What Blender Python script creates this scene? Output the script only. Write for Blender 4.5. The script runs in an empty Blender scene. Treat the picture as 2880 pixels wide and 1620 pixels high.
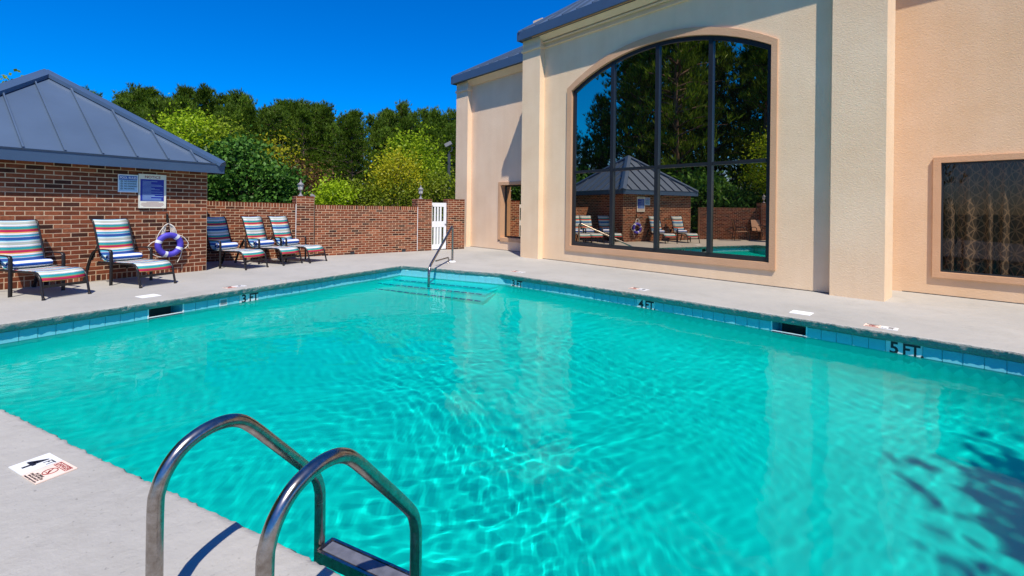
import bpy, math, random
import numpy as np
from mathutils import Vector, Matrix, noise

random.seed(7)
scn = bpy.context.scene
col = scn.collection
PI = math.pi

# ------------------------------------------------------------------ camera
cam_d = bpy.data.cameras.new('camera')
cam = bpy.data.objects.new('camera', cam_d)
col.objects.link(cam)
scn.camera = cam
cam_d.sensor_width = 36.0
cam_d.lens = 36.0 * 1320.0 / 2880.0
cam_d.shift_y = -(810.0 - 585.6) / 2880.0
cam_d.clip_start = 0.05
cam_d.clip_end = 3000
ROLL = math.atan(0.012)
cam.matrix_world = (Matrix.Translation((0, 0, 1.4)) @ Matrix.Rotation(PI / 2, 4, 'X') @ Matrix.Rotation(ROLL, 4, 'Z'))
F, CX, CY, HC = 1320.0, 1440.0, 585.6, 1.4


def in_frame(p):
    if p[1] < 0.2:
        return False
    U = p[0] / p[1] * F
    W = -(p[2] - HC) / p[1] * F
    x = CX + U - W * 0.012
    y = CY + W + U * 0.012
    return -15 < x < 2895 and -15 < y < 1635


# ------------------------------------------------------------------ sky and sun
SUN_EL = math.radians(58.0)
SH = Vector((-0.19, 0.98, 0)).normalized()          # where shadows fall
sun_travel = Vector((SH.x * math.cos(SUN_EL), SH.y * math.cos(SUN_EL), -math.sin(SUN_EL)))
world = bpy.data.worlds.new("World")
scn.world = world
world.use_nodes = True
wn = world.node_tree
sky = wn.nodes.new('ShaderNodeTexSky')
sky.sky_type = 'NISHITA'
sky.sun_disc = False
sky.sun_elevation = SUN_EL
sky.sun_rotation = math.atan2(-SH.x, -SH.y)
sky.air_density = 1.0
sky.dust_density = 0.2
sky.ozone_density = 3.0
hs = wn.nodes.new('ShaderNodeHueSaturation')
hs.inputs['Saturation'].default_value = 1.9
hs.inputs['Value'].default_value = 1.0
wn.links.new(sky.outputs[0], hs.inputs['Color'])
bg = wn.nodes['Background']
bg.inputs['Strength'].default_value = 0.11
tint = wn.nodes.new('ShaderNodeMix')
tint.data_type = 'RGBA'
tint.blend_type = 'MULTIPLY'
tint.inputs[0].default_value = 1.0
tint.inputs[7].default_value = (1.0, 0.97, 1.40, 1)
wn.links.new(hs.outputs[0], tint.inputs[6])
wn.links.new(tint.outputs[2], bg.inputs['Color'])

sun_d = bpy.data.lights.new('sun', 'SUN')
sun = bpy.data.objects.new('sun', sun_d)
col.objects.link(sun)
sun_d.energy = 5.0
sun_d.angle = math.radians(0.5)
sun_d.color = (1.0, 0.925, 0.81)
sun.rotation_euler = sun_travel.to_track_quat('-Z', 'Y').to_euler()
sun_d.cycles.is_caustics_light = True

scn.view_settings.view_transform = 'Standard'
scn.view_settings.look = 'None'
scn.view_settings.exposure = 0.18
scn.view_settings.gamma = 1.0
scn.view_settings.use_curve_mapping = False
scn.cycles.caustics_reflective = False
scn.cycles.caustics_refractive = True
scn.cycles.max_bounces = 12
scn.cycles.transparent_max_bounces = 16
scn.cycles.sample_clamp_indirect = 6.0


# ------------------------------------------------------------------ helpers
def S(r, g, b):
    def f(c):
        c /= 255.0
        return c / 12.92 if c <= 0.04045 else ((c + 0.055) / 1.055) ** 2.4
    return (f(r), f(g), f(b), 1.0)


def new_mat(name):
    m = bpy.data.materials.new(name)
    m.use_nodes = True
    return m, m.node_tree, m.node_tree.nodes['Principled BSDF']


def N(nt, kind, **kw):
    n = nt.nodes.new('ShaderNode' + kind)
    for k, v in kw.items():
        if k in n.inputs:
            n.inputs[k].default_value = v
        else:
            setattr(n, k, v)
    return n


def mixc(nt, fac, a, b, blend='MIX'):
    n = nt.nodes.new('ShaderNodeMix')
    n.data_type = 'RGBA'
    n.blend_type = blend
    for idx, v in ((0, fac), (6, a), (7, b)):
        if isinstance(v, bpy.types.NodeSocket):
            nt.links.new(v, n.inputs[idx])
        else:
            n.inputs[idx].default_value = v
    return n.outputs[2]


def ramp(nt, fac, stops, interp='LINEAR'):
    r = nt.nodes.new('ShaderNodeValToRGB')
    r.color_ramp.interpolation = interp
    e = r.color_ramp.elements
    while len(e) < len(stops):
        e.new(0.5)
    for i, (p, c) in enumerate(stops):
        e[i].position = p
        e[i].color = c
    nt.links.new(fac, r.inputs[0])
    return r.outputs[0]


def simple(name, rgb, rough=0.6, var=0.12, nscale=6.0, bump=0.0, bscale=80.0, metallic=0.0, spec=0.5, stretch=None, bdist=0.01):
    m, nt, p = new_mat(name)
    p.inputs['Roughness'].default_value = rough
    p.inputs['Metallic'].default_value = metallic
    p.inputs['Specular IOR Level'].default_value = spec
    tc = N(nt, 'TexCoord')
    src = tc.outputs['Object']
    if stretch:
        mp = N(nt, 'Mapping')
        mp.inputs['Scale'].default_value = stretch
        nt.links.new(src, mp.inputs[0])
        src = mp.outputs[0]
    nz = N(nt, 'TexNoise', Scale=nscale, Detail=5.0)
    nt.links.new(src, nz.inputs['Vector'])
    a = [c * (1 - var) for c in rgb[:3]] + [1]
    b = [min(1, c * (1 + var)) for c in rgb[:3]] + [1]
    nt.links.new(ramp(nt, nz.outputs['Fac'], [(0.3, a), (0.7, b)]), p.inputs['Base Color'])
    if bump > 0:
        nb = N(nt, 'TexNoise', Scale=bscale, Detail=6.0, Roughness=0.6)
        nt.links.new(src, nb.inputs['Vector'])
        bp = N(nt, 'Bump', Strength=bump, Distance=bdist)
        nt.links.new(nb.outputs['Fac'], bp.inputs['Height'])
        nt.links.new(bp.outputs[0], p.inputs['Normal'])
    return m


class MB:
    def __init__(self):
        self.v, self.f, self.mi, self.sm, self.uv = [], [], [], [], {}

    def add(self, vs, fs, mi=0, sm=False, uvs=None):
        n = len(self.v)
        self.v += [tuple(p) for p in vs]
        for k, f in enumerate(fs):
            if uvs is not None:
                self.uv[len(self.f)] = [uvs[i] for i in f]
            self.f.append(tuple(i + n for i in f))
            self.mi.append(mi)
            self.sm.append(sm)
        return self

    def box(self, c, s, mat=None, mi=0):
        hx, hy, hz = s[0] / 2, s[1] / 2, s[2] / 2
        vs = [Vector((x * hx, y * hy, z * hz)) for x in (-1, 1) for y in (-1, 1) for z in (-1, 1)]
        if mat is not None:
            vs = [mat @ p for p in vs]
        vs = [p + Vector(c) for p in vs]
        return self.add(vs, [(0, 1, 3, 2), (4, 6, 7, 5), (0, 4, 5, 1), (2, 3, 7, 6), (0, 2, 6, 4), (1, 5, 7, 3)], mi)

    def bbox(self, x0, x1, y0, y1, z0, z1, mi=0):
        return self.box(((x0 + x1) / 2, (y0 + y1) / 2, (z0 + z1) / 2), (abs(x1 - x0), abs(y1 - y0), abs(z1 - z0)), mi=mi)

    def sweep(self, path, prof, nrm=None, closed=False, caps=True, mi=0, sm=True, scale=None):
        P = [Vector(p) for p in path]
        n = len(P)
        rings = []
        side = None
        for i in range(n):
            if closed:
                t = (P[(i + 1) % n] - P[i - 1]).normalized()
            else:
                t = (P[min(i + 1, n - 1)] - P[max(i - 1, 0)]).normalized()
            if nrm is not None:
                side = Vector(nrm)
                side = (side - t * side.dot(t)).normalized()
            elif side is None:
                ref = Vector((0, 0, 1)) if abs(t.z) < 0.9 else Vector((1, 0, 0))
                side = t.cross(ref).normalized()
            else:
                side = (side - t * side.dot(t)).normalized()
            up = t.cross(side)
            k = scale[i] if scale else 1.0
            rings.append([P[i] + side * (a * k) + up * (b * k) for a, b in prof])
        m = len(prof)
        vs = [q for r in rings for q in r]
        fs = []
        for i in range(n if closed else n - 1):
            j = (i + 1) % n
            for k in range(m):
                l = (k + 1) % m
                fs.append((i * m + k, i * m + l, j * m + l, j * m + k))
        self.add(vs, fs, mi, sm)
        if caps and not closed:
            self.add(rings[0], [tuple(range(m))[::-1]], mi)
            self.add(rings[-1], [tuple(range(m))], mi)
        return self

    def tube(self, path, r, seg=10, **kw):
        return self.sweep(path, [(r * math.cos(2 * PI * k / seg), r * math.sin(2 * PI * k / seg)) for k in range(seg)], **kw)

    def lathe(self, c, prof, seg=16, mi=0, sm=True):
        vs, fs = [], []
        m = len(prof)
        for k in range(seg):
            a = 2 * PI * k / seg
            vs += [(c[0] + r * math.cos(a), c[1] + r * math.sin(a), c[2] + z) for r, z in prof]
        for k in range(seg):
            l = (k + 1) % seg
            for i in range(m - 1):
                fs.append((k * m + i, l * m + i, l * m + i + 1, k * m + i + 1))
        return self.add(vs, fs, mi, sm)

    def prism(self, poly, d, mi=0):
        """poly: list of 3-D points, extruded by vector d"""
        n = len(poly)
        d = Vector(d)
        vs = [Vector(p) for p in poly] + [Vector(p) + d for p in poly]
        fs = [tuple(range(n))[::-1], tuple(range(n, 2 * n))]
        fs += [(i, (i + 1) % n, n + (i + 1) % n, n + i) for i in range(n)]
        return self.add(vs, fs, mi)

    def build(self, name, mats, parent=None, kind=None, fix=True):
        me = bpy.data.meshes.new(name)
        me.from_pydata(self.v, [], self.f)
        if not isinstance(mats, (list, tuple)):
            mats = [mats]
        for m in mats:
            me.materials.append(m)
        me.polygons.foreach_set('material_index', self.mi)
        me.polygons.foreach_set('use_smooth', self.sm)
        if self.uv:
            ul = me.uv_layers.new(name='uv')
            for p in me.polygons:
                if p.index in self.uv:
                    for li, uv in zip(p.loop_indices, self.uv[p.index]):
                        ul.data[li].uv = uv
        if fix:
            import bmesh
            bm = bmesh.new()
            bm.from_mesh(me)
            bmesh.ops.recalc_face_normals(bm, faces=bm.faces)
            bm.to_mesh(me)
            bm.free()
        me.update()
        o = bpy.data.objects.new(name, me)
        col.objects.link(o)
        if parent is not None:
            o.parent = parent
        if kind:
            o['kind'] = kind
        return o


def tag(o, label=None, cat=None, group=None, kind=None):
    if label:
        o['label'] = label
    if cat:
        o['category'] = cat
    if group:
        o['group'] = group
    if kind:
        o['kind'] = kind
    return o


def thing(name, label, cat, M=None, group=None):
    o = bpy.data.objects.new(name, None)
    o.empty_display_size = 0.1
    col.objects.link(o)
    if M is not None:
        o.matrix_world = M
    return tag(o, label, cat, group)


def children(o):
    return [c for c in bpy.data.objects if c.parent == o]


KIDS = {}


def copy_tree(o, parent=None):
    c = o.copy()
    col.objects.link(c)
    if parent is not None:
        c.parent = parent
    for ch in KIDS[o.name] if o.name in KIDS else children(o):
        copy_tree(ch, c)
    return c


def frame2(ox, oy, dx, dy, z=0.0):
    d = Vector((dx, dy)).normalized()
    return Matrix(((d.x, -d.y, 0, ox), (d.y, d.x, 0, oy), (0, 0, 1, z), (0, 0, 0, 1)))


def rounded(pts, r, seg=6):
    P = [Vector(p) for p in pts]
    out = [P[0]]
    for i in range(1, len(P) - 1):
        a, b, c = P[i - 1], P[i], P[i + 1]
        u, v = (a - b), (c - b)
        rr = r[i - 1] if isinstance(r, (list, tuple)) else r
        k = min(rr, u.length * 0.48, v.length * 0.48)
        p0, p1 = b + u.normalized() * k, b + v.normalized() * k
        for j in range(seg + 1):
            t = j / seg
            out.append(p0 * (1 - t) ** 2 + b * 2 * t * (1 - t) + p1 * t * t)
    out.append(P[-1])
    return out


_text_cache = {}


def text_mesh(body, size, mat, parent, M, name='lettering', bold=0.0, align='CENTER', ext=0.0006, sx=1.0, kind=None):
    cu = bpy.data.curves.new('t', 'FONT')
    cu.body = body
    cu.size = size
    cu.align_x = align
    cu.align_y = 'CENTER'
    cu.offset = bold * size
    cu.extrude = ext
    cu.resolution_u = 3
    t = bpy.data.objects.new('t', cu)
    me = bpy.data.meshes.new_from_object(t)
    bpy.data.objects.remove(t)
    bpy.data.curves.remove(cu)
    me.name = name
    me.materials.clear()
    me.materials.append(mat)
    o = bpy.data.objects.new(name, me)
    col.objects.link(o)
    o.parent = parent
    o.matrix_local = M @ Matrix.Diagonal((sx, 1, 1, 1))
    return o


# ------------------------------------------------------------------ materials
M = {}


def mat_deck(name='painted_deck', rough_face=False):
    m, nt, p = new_mat(name)
    tc = N(nt, 'TexCoord')
    big = N(nt, 'TexNoise', Scale=0.6, Detail=6.0, Roughness=0.6)
    fine = N(nt, 'TexNoise', Scale=55.0, Detail=6.0, Roughness=0.7)
    spk = N(nt, 'TexNoise', Scale=38.0, Detail=2.0)
    for n in (big, fine, spk):
        nt.links.new(tc.outputs['Object'], n.inputs['Vector'])
    c = ramp(nt, big.outputs['Fac'], [(0.3, S(162, 160, 154)), (0.7, S(177, 174, 167))])
    dark = ramp(nt, spk.outputs['Fac'], [(0.66, (1, 1, 1, 1)), (0.74, (0.72, 0.72, 0.72, 1))])
    c = mixc(nt, 1.0, c, dark, 'MULTIPLY')
    st = N(nt, 'TexNoise', Scale=1.7, Detail=8.0, Roughness=0.72, Distortion=0.6)
    nt.links.new(tc.outputs['Object'], st.inputs['Vector'])
    c = mixc(nt, 1.0, c, ramp(nt, st.outputs['Fac'], [(0.36, (0.93, 0.925, 0.915, 1)), (0.5, (1, 1, 1, 1)), (0.68, (1.0, 0.99, 0.975, 1))]), 'MULTIPLY')
    nt.links.new(c, p.inputs['Base Color'])
    p.inputs['Roughness'].default_value = 0.75
    p.inputs['Specular IOR Level'].default_value = 0.25
    bp = N(nt, 'Bump', Strength=0.5, Distance=0.006)
    nt.links.new(fine.outputs['Fac'], bp.inputs['Height'])
    bp2 = N(nt, 'Bump', Strength=0.35, Distance=0.03)
    nz = N(nt, 'TexNoise', Scale=9.0, Detail=4.0)
    nt.links.new(tc.outputs['Object'], nz.inputs['Vector'])
    nt.links.new(nz.outputs['Fac'], bp2.inputs['Height'])
    nt.links.new(bp.outputs[0], bp2.inputs['Normal'])
    nt.links.new(bp2.outputs[0], p.inputs['Normal'])
    if rough_face:
        # the broken vertical face is far rougher than the trowelled top
        ge = N(nt, 'NewGeometry')
        sx = N(nt, 'SeparateXYZ')
        nt.links.new(ge.outputs['Normal'], sx.inputs[0])
        mr = N(nt, 'MapRange')
        for k_, v_ in (('From Min', 0.3), ('From Max', 0.85), ('To Min', 1.0), ('To Max', 0.0)):
            mr.inputs[k_].default_value = v_
        nt.links.new(sx.outputs[2], mr.inputs['Value'])
        vr = N(nt, 'TexNoise', Scale=46.0, Detail=5.0, Roughness=0.65, Distortion=0.5)
        nt.links.new(tc.outputs['Object'], vr.inputs['Vector'])
        b3 = N(nt, 'Bump', Distance=0.03)
        nt.links.new(mr.outputs[0], b3.inputs['Strength'])
        nt.links.new(vr.outputs['Fac'], b3.inputs['Height'])
        nt.links.new(bp2.outputs[0], b3.inputs['Normal'])
        nt.links.new(b3.outputs[0], p.inputs['Normal'])
    return m


def mat_brick():
    m, nt, p = new_mat('fired_brick')
    oi = N(nt, 'ObjectInfo')
    ge = N(nt, 'NewGeometry')
    ad = N(nt, 'Math', operation='ADD')
    nt.links.new(oi.outputs['Random'], ad.inputs[0])
    nt.links.new(ge.outputs['Random Per Island'], ad.inputs[1])
    fr = N(nt, 'Math', operation='FRACT')
    nt.links.new(ad.outputs[0], fr.inputs[0])
    c = ramp(nt, fr.outputs[0], [(0.0, S(58, 34, 27)), (0.07, S(74, 41, 29)), (0.12, S(98, 52, 33)), (0.45, S(114, 60, 38)),
                                 (0.75, S(130, 68, 42)), (0.92, S(144, 80, 51)), (1.0, S(160, 100, 70))])
    tc = N(nt, 'TexCoord')
    # offset the noise for every brick so that shared meshes do not repeat
    cb = N(nt, 'CombineXYZ')
    mu = N(nt, 'Math', operation='MULTIPLY')
    mu.inputs[1].default_value = 57.0
    nt.links.new(fr.outputs[0], mu.inputs[0])
    for i in range(3):
        nt.links.new(mu.outputs[0], cb.inputs[i])
    va = N(nt, 'VectorMath', operation='ADD')
    nt.links.new(tc.outputs['Object'], va.inputs[0])
    nt.links.new(cb.outputs[0], va.inputs[1])
    nz = N(nt, 'TexNoise', Scale=14.0, Detail=5.0, Roughness=0.65)
    nt.links.new(va.outputs[0], nz.inputs['Vector'])
    sh = ramp(nt, nz.outputs['Fac'], [(0.3, (0.55, 0.52, 0.5, 1)), (0.5, (1, 1, 1, 1)), (0.72, (1.25, 1.3, 1.35, 1))])
    nt.links.new(mixc(nt, 0.8, c, sh, 'MULTIPLY'), p.inputs['Base Color'])
    p.inputs['Roughness'].default_value = 0.8
    p.inputs['Specular IOR Level'].default_value = 0.25
    n2 = N(nt, 'TexNoise', Scale=110.0, Detail=4.0)
    nt.links.new(va.outputs[0], n2.inputs['Vector'])
    bp = N(nt, 'Bump', Strength=0.5, Distance=0.004)
    nt.links.new(n2.outputs['Fac'], bp.inputs['Height'])
    nt.links.new(bp.outputs[0], p.inputs['Normal'])
    return m


def mat_stucco(name, c0, c1):
    m, nt, p = new_mat(name)
    tc = N(nt, 'TexCoord')
    big = N(nt, 'TexNoise', Scale=0.9, Detail=7.0, Roughness=0.62)
    nt.links.new(tc.outputs['Object'], big.inputs['Vector'])
    c = ramp(nt, big.outputs['Fac'], [(0.28, c0), (0.72, c1)])
    # faint vertical rain streaks
    mp = N(nt, 'Mapping')
    mp.inputs['Scale'].default_value = (5.0, 5.0, 0.25)
    nt.links.new(tc.outputs['Object'], mp.inputs[0])
    st = N(nt, 'TexNoise', Scale=1.0, Detail=5.0)
    nt.links.new(mp.outputs[0], st.inputs['Vector'])
    c = mixc(nt, 0.6, c, ramp(nt, st.outputs['Fac'], [(0.35, (0.95, 0.945, 0.94, 1)), (0.6, (1, 1, 1, 1))]), 'MULTIPLY')
    nt.links.new(c, p.inputs['Base Color'])
    p.inputs['Roughness'].default_value = 0.9
    p.inputs['Specular IOR Level'].default_value = 0.15
    mp2 = N(nt, 'Mapping')
    mp2.inputs['Scale'].default_value = (1.0, 1.0, 1.5)
    mp2.inputs['Rotation'].default_value = (0.3, 0.2, 0.1)
    nt.links.new(tc.outputs['Object'], mp2.inputs[0])
    fine = N(nt, 'TexNoise', Scale=34.0, Detail=6.0, Roughness=0.62, Distortion=0.8)
    nt.links.new(mp2.outputs[0], fine.inputs['Vector'])
    bp = N(nt, 'Bump', Strength=0.55, Distance=0.012)
    nt.links.new(fine.outputs['Fac'], bp.inputs['Height'])
    nt.links.new(bp.outputs[0], p.inputs['Normal'])
    return m


def mat_foliage(name, c0, c1, c2, trans=0.25):
    m, nt, p = new_mat(name)
    ge = N(nt, 'NewGeometry')
    oi = N(nt, 'ObjectInfo')
    tc = N(nt, 'TexCoord')
    nz = N(nt, 'TexNoise', Scale=0.9, Detail=3.0)
    nt.links.new(tc.outputs['Object'], nz.inputs['Vector'])
    a = N(nt, 'Math', operation='MULTIPLY')
    a.inputs[1].default_value = 0.6
    nt.links.new(ge.outputs['Random Per Island'], a.inputs[0])
    b = N(nt, 'Math', operation='MULTIPLY_ADD')
    b.inputs[1].default_value = 0.9
    nt.links.new(nz.outputs['Fac'], b.inputs[0])
    nt.links.new(a.outputs[0], b.inputs[2])
    b2 = N(nt, 'Math', operation='SUBTRACT')
    b2.inputs[1].default_value = 0.25
    nt.links.new(b.outputs[0], b2.inputs[0])
    c = ramp(nt, b2.outputs[0], [(0.1, c0), (0.5, c1), (0.9, c2)])
    hv = N(nt, 'HueSaturation')
    v = N(nt, 'MapRange')
    v.inputs['To Min'].default_value = 0.75
    v.inputs['To Max'].default_value = 1.25
    nt.links.new(oi.outputs['Random'], v.inputs['Value'])
    nt.links.new(v.outputs[0], hv.inputs['Value'])
    nt.links.new(c, hv.inputs['Color'])
    nt.nodes.remove(p)
    d = N(nt, 'BsdfDiffuse')
    t = N(nt, 'BsdfTranslucent')
    g = N(nt, 'BsdfGlossy', Roughness=0.45)
    g.inputs['Color'].default_value = (0.5, 0.5, 0.5, 1)
    nt.links.new(hv.outputs[0], d.inputs[0])
    nt.links.new(hv.outputs[0], t.inputs[0])
    ms = N(nt, 'MixShader', Fac=trans)
    nt.links.new(d.outputs[0], ms.inputs[1])
    nt.links.new(t.outputs[0], ms.inputs[2])
    ms2 = N(nt, 'MixShader', Fac=0.02)
    nt.links.new(ms.outputs[0], ms2.inputs[1])
    nt.links.new(g.outputs[0], ms2.inputs[2])
    nt.links.new(ms2.outputs[0], nt.nodes['Material Output'].inputs[0])
    return m


def mat_glass_reflect(name, refl, tint, dark, see_through=False, rmax=1.0):
    m, nt, p = new_mat(name)
    nt.nodes.remove(p)
    g = N(nt, 'BsdfGlossy', Roughness=0.0)
    g.inputs['Color'].default_value = tint
    d = N(nt, 'BsdfTransparent' if see_through else 'BsdfDiffuse')
    d.inputs[0].default_value = dark
    fr = N(nt, 'LayerWeight', Blend=0.25)
    mr = N(nt, 'MapRange')
    mr.inputs['To Min'].default_value = refl
    mr.inputs['To Max'].default_value = rmax
    nt.links.new(fr.outputs['Fresnel'], mr.inputs['Value'])
    ms = N(nt, 'MixShader')
    nt.links.new(mr.outputs[0], ms.inputs[0])
    nt.links.new(d.outputs[0], ms.inputs[1])
    nt.links.new(g.outputs[0], ms.inputs[2])
    nt.links.new(ms.outputs[0], nt.nodes['Material Output'].inputs[0])
    return m


def mat_stripes():
    m, nt, p = new_mat('striped_sling')
    uv = N(nt, 'UVMap')
    sp = N(nt, 'SeparateXYZ')
    nt.links.new(uv.outputs[0], sp.inputs[0])
    md = N(nt, 'Math', operation='FRACT')
    nt.links.new(sp.outputs[1], md.inputs[0])
    navy, cyan, wh, be = S(48, 82, 150), S(120, 196, 205), S(232, 228, 226), S(170, 180, 176)
    teal, gr, red, org, mar, lt = S(40, 148, 156), S(98, 160, 110), S(186, 40, 78), S(228, 172, 104), S(104, 44, 52), S(70, 165, 190)
    st = [(0.0, navy), (0.05, cyan), (0.09, wh), (0.13, be), (0.20, S(196, 194, 160)), (0.23, be), (0.27, wh), (0.345, mar), (0.36, wh), (0.372, teal),
          (0.475, gr), (0.52, red), (0.645, org), (0.70, wh), (0.775, mar), (0.79, lt), (0.88, wh), (0.90, navy)]
    c = ramp(nt, md.outputs[0], st, 'CONSTANT')
    wv = N(nt, 'TexNoise', Scale=420.0, Detail=2.0)
    tc = N(nt, 'TexCoord')
    nt.links.new(tc.outputs['Object'], wv.inputs['Vector'])
    c = mixc(nt, 0.5, c, ramp(nt, wv.outputs['Fac'], [(0.3, (0.75, 0.75, 0.75, 1)), (0.6, (1, 1, 1, 1))]), 'MULTIPLY')
    nt.links.new(c, p.inputs['Base Color'])
    p.inputs['Roughness'].default_value = 0.8
    p.inputs['Specular IOR Level'].default_value = 0.2
    bp = N(nt, 'Bump', Strength=0.3, Distance=0.002)
    nt.links.new(wv.outputs['Fac'], bp.inputs['Height'])
    nt.links.new(bp.outputs[0], p.inputs['Normal'])
    return m


def mat_towel():
    m, nt, p = new_mat('striped_towel')
    uv = N(nt, 'UVMap')
    sp = N(nt, 'SeparateXYZ')
    nt.links.new(uv.outputs[0], sp.inputs[0])
    md = N(nt, 'Math', operation='FRACT')
    nt.links.new(sp.outputs[1], md.inputs[0])
    c = ramp(nt, md.outputs[0], [(0.0, S(28, 88, 176)), (0.5, S(226, 230, 236))], 'CONSTANT')
    nt.links.new(c, p.inputs['Base Color'])
    p.inputs['Roughness'].default_value = 0.95
    tc = N(nt, 'TexCoord')
    nz = N(nt, 'TexNoise', Scale=160.0, Detail=4.0)
    nt.links.new(tc.outputs['Object'], nz.inputs['Vector'])
    bp = N(nt, 'Bump', Strength=0.6, Distance=0.006)
    nt.links.new(nz.outputs['Fac'], bp.inputs['Height'])
    nt.links.new(bp.outputs[0], p.inputs['Normal'])
    return m


def mat_steel():
    m, nt, p = new_mat('stainless_steel')
    p.inputs['Base Color'].default_value = (0.42, 0.40, 0.385, 1)
    p.inputs['Metallic'].default_value = 1.0
    tc = N(nt, 'TexCoord')
    nz = N(nt, 'TexNoise', Scale=9.0, Detail=6.0)
    nt.links.new(tc.outputs['Object'], nz.inputs['Vector'])
    mr = N(nt, 'MapRange')
    mr.inputs['To Min'].default_value = 0.16
    mr.inputs['To Max'].default_value = 0.34
    nt.links.new(nz.outputs['Fac'], mr.inputs['Value'])
    nt.links.new(mr.outputs[0], p.inputs['Roughness'])
    sp = N(nt, 'TexNoise', Scale=34.0, Detail=4.0, Roughness=0.7)
    nt.links.new(tc.outputs['Object'], sp.inputs['Vector'])
    nt.links.new(ramp(nt, sp.outputs['Fac'], [(0.3, (0.25, 0.215, 0.19, 1)), (0.5, (0.34, 0.31, 0.285, 1)), (0.75, (0.46, 0.435, 0.42, 1))]), p.inputs['Base Color'])
    return m


def mat_curtain():
    m, nt, p = new_mat('patterned_curtain')
    uv = N(nt, 'UVMap')
    sp = N(nt, 'SeparateXYZ')
    nt.links.new(uv.outputs[0], sp.inputs[0])

    def tri(sock, per):
        a = N(nt, 'Math', operation='PINGPONG')
        a.inputs[1].default_value = per / 2
        nt.links.new(sock, a.inputs[0])
        b = N(nt, 'Math', operation='MULTIPLY')
        b.inputs[1].default_value = 2.0 / per
        nt.links.new(a.outputs[0], b.inputs[0])
        return b.outputs[0]

    def line(su, pu, sv, pv, w):
        d = N(nt, 'Math', operation='SUBTRACT')
        nt.links.new(tri(su, pu), d.inputs[0])
        nt.links.new(tri(sv, pv), d.inputs[1])
        ab = N(nt, 'Math', operation='ABSOLUTE')
        nt.links.new(d.outputs[0], ab.inputs[0])
        lt = N(nt, 'Math', operation='LESS_THAN')
        lt.inputs[1].default_value = w
        nt.links.new(ab.outputs[0], lt.inputs[0])
        return lt.outputs[0]
    a = line(sp.outputs[0], 0.26, sp.outputs[1], 0.19, 0.13)
    b = line(sp.outputs[0], 0.13, sp.outputs[1], 0.38, 0.10)
    mx = N(nt, 'Math', operation='MAXIMUM')
    nt.links.new(a, mx.inputs[0])
    nt.links.new(b, mx.inputs[1])
    nt.links.new(mixc(nt, mx.outputs[0], S(92, 76, 64), S(172, 142, 112)), p.inputs['Base Color'])
    p.inputs['Roughness'].default_value = 0.9
    return m


def mat_plaster():
    m, nt, p = new_mat('pool_plaster')
    tc = N(nt, 'TexCoord')
    nz = N(nt, 'TexNoise', Scale=1.2, Detail=6.0)
    nt.links.new(tc.outputs['Object'], nz.inputs['Vector'])
    nt.links.new(ramp(nt, nz.outputs['Fac'], [(0.3, (0.36, 0.80, 0.73, 1)), (0.7, (0.42, 0.86, 0.80, 1))]), p.inputs['Base Color'])
    p.inputs['Roughness'].default_value = 0.85
    p.inputs['Specular IOR Level'].default_value = 0.1
    return m


def mat_water():
    m, nt, p = new_mat('pool_water')
    nt.nodes.remove(p)
    r = N(nt, 'BsdfRefraction', Roughness=0.0, IOR=1.333)
    r.inputs['Color'].default_value = (0.06, 0.84, 0.82, 1)
    g = N(nt, 'BsdfGlossy', Roughness=0.0)
    g.inputs['Color'].default_value = (1, 1, 1, 1)
    f = N(nt, 'Fresnel', IOR=1.333)
    k = N(nt, 'Math', operation='MULTIPLY')
    k.inputs[1].default_value = 0.38
    nt.links.new(f.outputs[0], k.inputs[0])
    ms = N(nt, 'MixShader')
    nt.links.new(k.outputs[0], ms.inputs[0])
    nt.links.new(r.outputs[0], ms.inputs[1])
    nt.links.new(g.outputs[0], ms.inputs[2])
    nt.links.new(ms.outputs[0], nt.nodes['Material Output'].inputs[0])
    return m


M['deck'] = mat_deck()
M['brick'] = mat_brick()
M['mortar'] = simple('lime_mortar', S(200, 170, 138), 0.95, 0.15, 20, 0.5, 120, bdist=0.004)
M['stucco'] = mat_stucco('beige_stucco', S(234, 203, 166), S(244, 218, 184))
M['stucco_wing'] = mat_stucco('pink_beige_stucco', S(234, 203, 172), S(244, 217, 188))
M['stucco_side'] = mat_stucco('peach_stucco', S(223, 188, 150), S(234, 203, 170))
M['trim'] = mat_stucco('tan_window_trim', S(200, 158, 122), S(212, 172, 138))
M['roof'] = simple('slate_blue_metal', S(76, 94, 116), 0.42, 0.08, 1.2, 0.06, 3.0, spec=0.5, bdist=0.05)
M['fascia'] = simple('slate_blue_fascia', S(62, 84, 112), 0.4, 0.06, 2.0, spec=0.5)
M['dark_frame'] = simple('dark_aluminium', S(34, 38, 44), 0.3, 0.06, 5, spec=0.5)
M['white'] = simple('white_paint', S(238, 240, 240), 0.5, 0.04, 4)
M['black_metal'] = simple('black_powder_coat', S(34, 30, 30), 0.4, 0.15, 30, spec=0.4)
M['grey_metal'] = simple('grey_cast_metal', S(128, 128, 132), 0.55, 0.15, 30, 0.2, 60)
M['dark_pole'] = simple('dark_grey_pole', S(62, 68, 76), 0.5, 0.1, 10)
M['steel'] = mat_steel()
M['sling'] = mat_stripes()
M['tread'] = simple('worn_grey_tread', S(112, 114, 124), 0.55, 0.25, 18, 0.3, 60, metallic=0.3)
M['towel'] = mat_towel()
M['curtain'] = mat_curtain()
M['purple'] = simple('purple_ring_cover', S(74, 62, 178), 0.6, 0.12, 12, 0.15, 60)
M['rope'] = simple('white_rope', S(222, 214, 200), 0.9, 0.1, 60, 0.5, 300, bdist=0.004)
M['pale'] = simple('pale_band', S(214, 216, 222), 0.7, 0.08, 30)
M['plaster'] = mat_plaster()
M['step_white'] = simple('white_step_plaster', (0.86, 0.95, 0.97, 1), 0.8, 0.04, 3.0)
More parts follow.
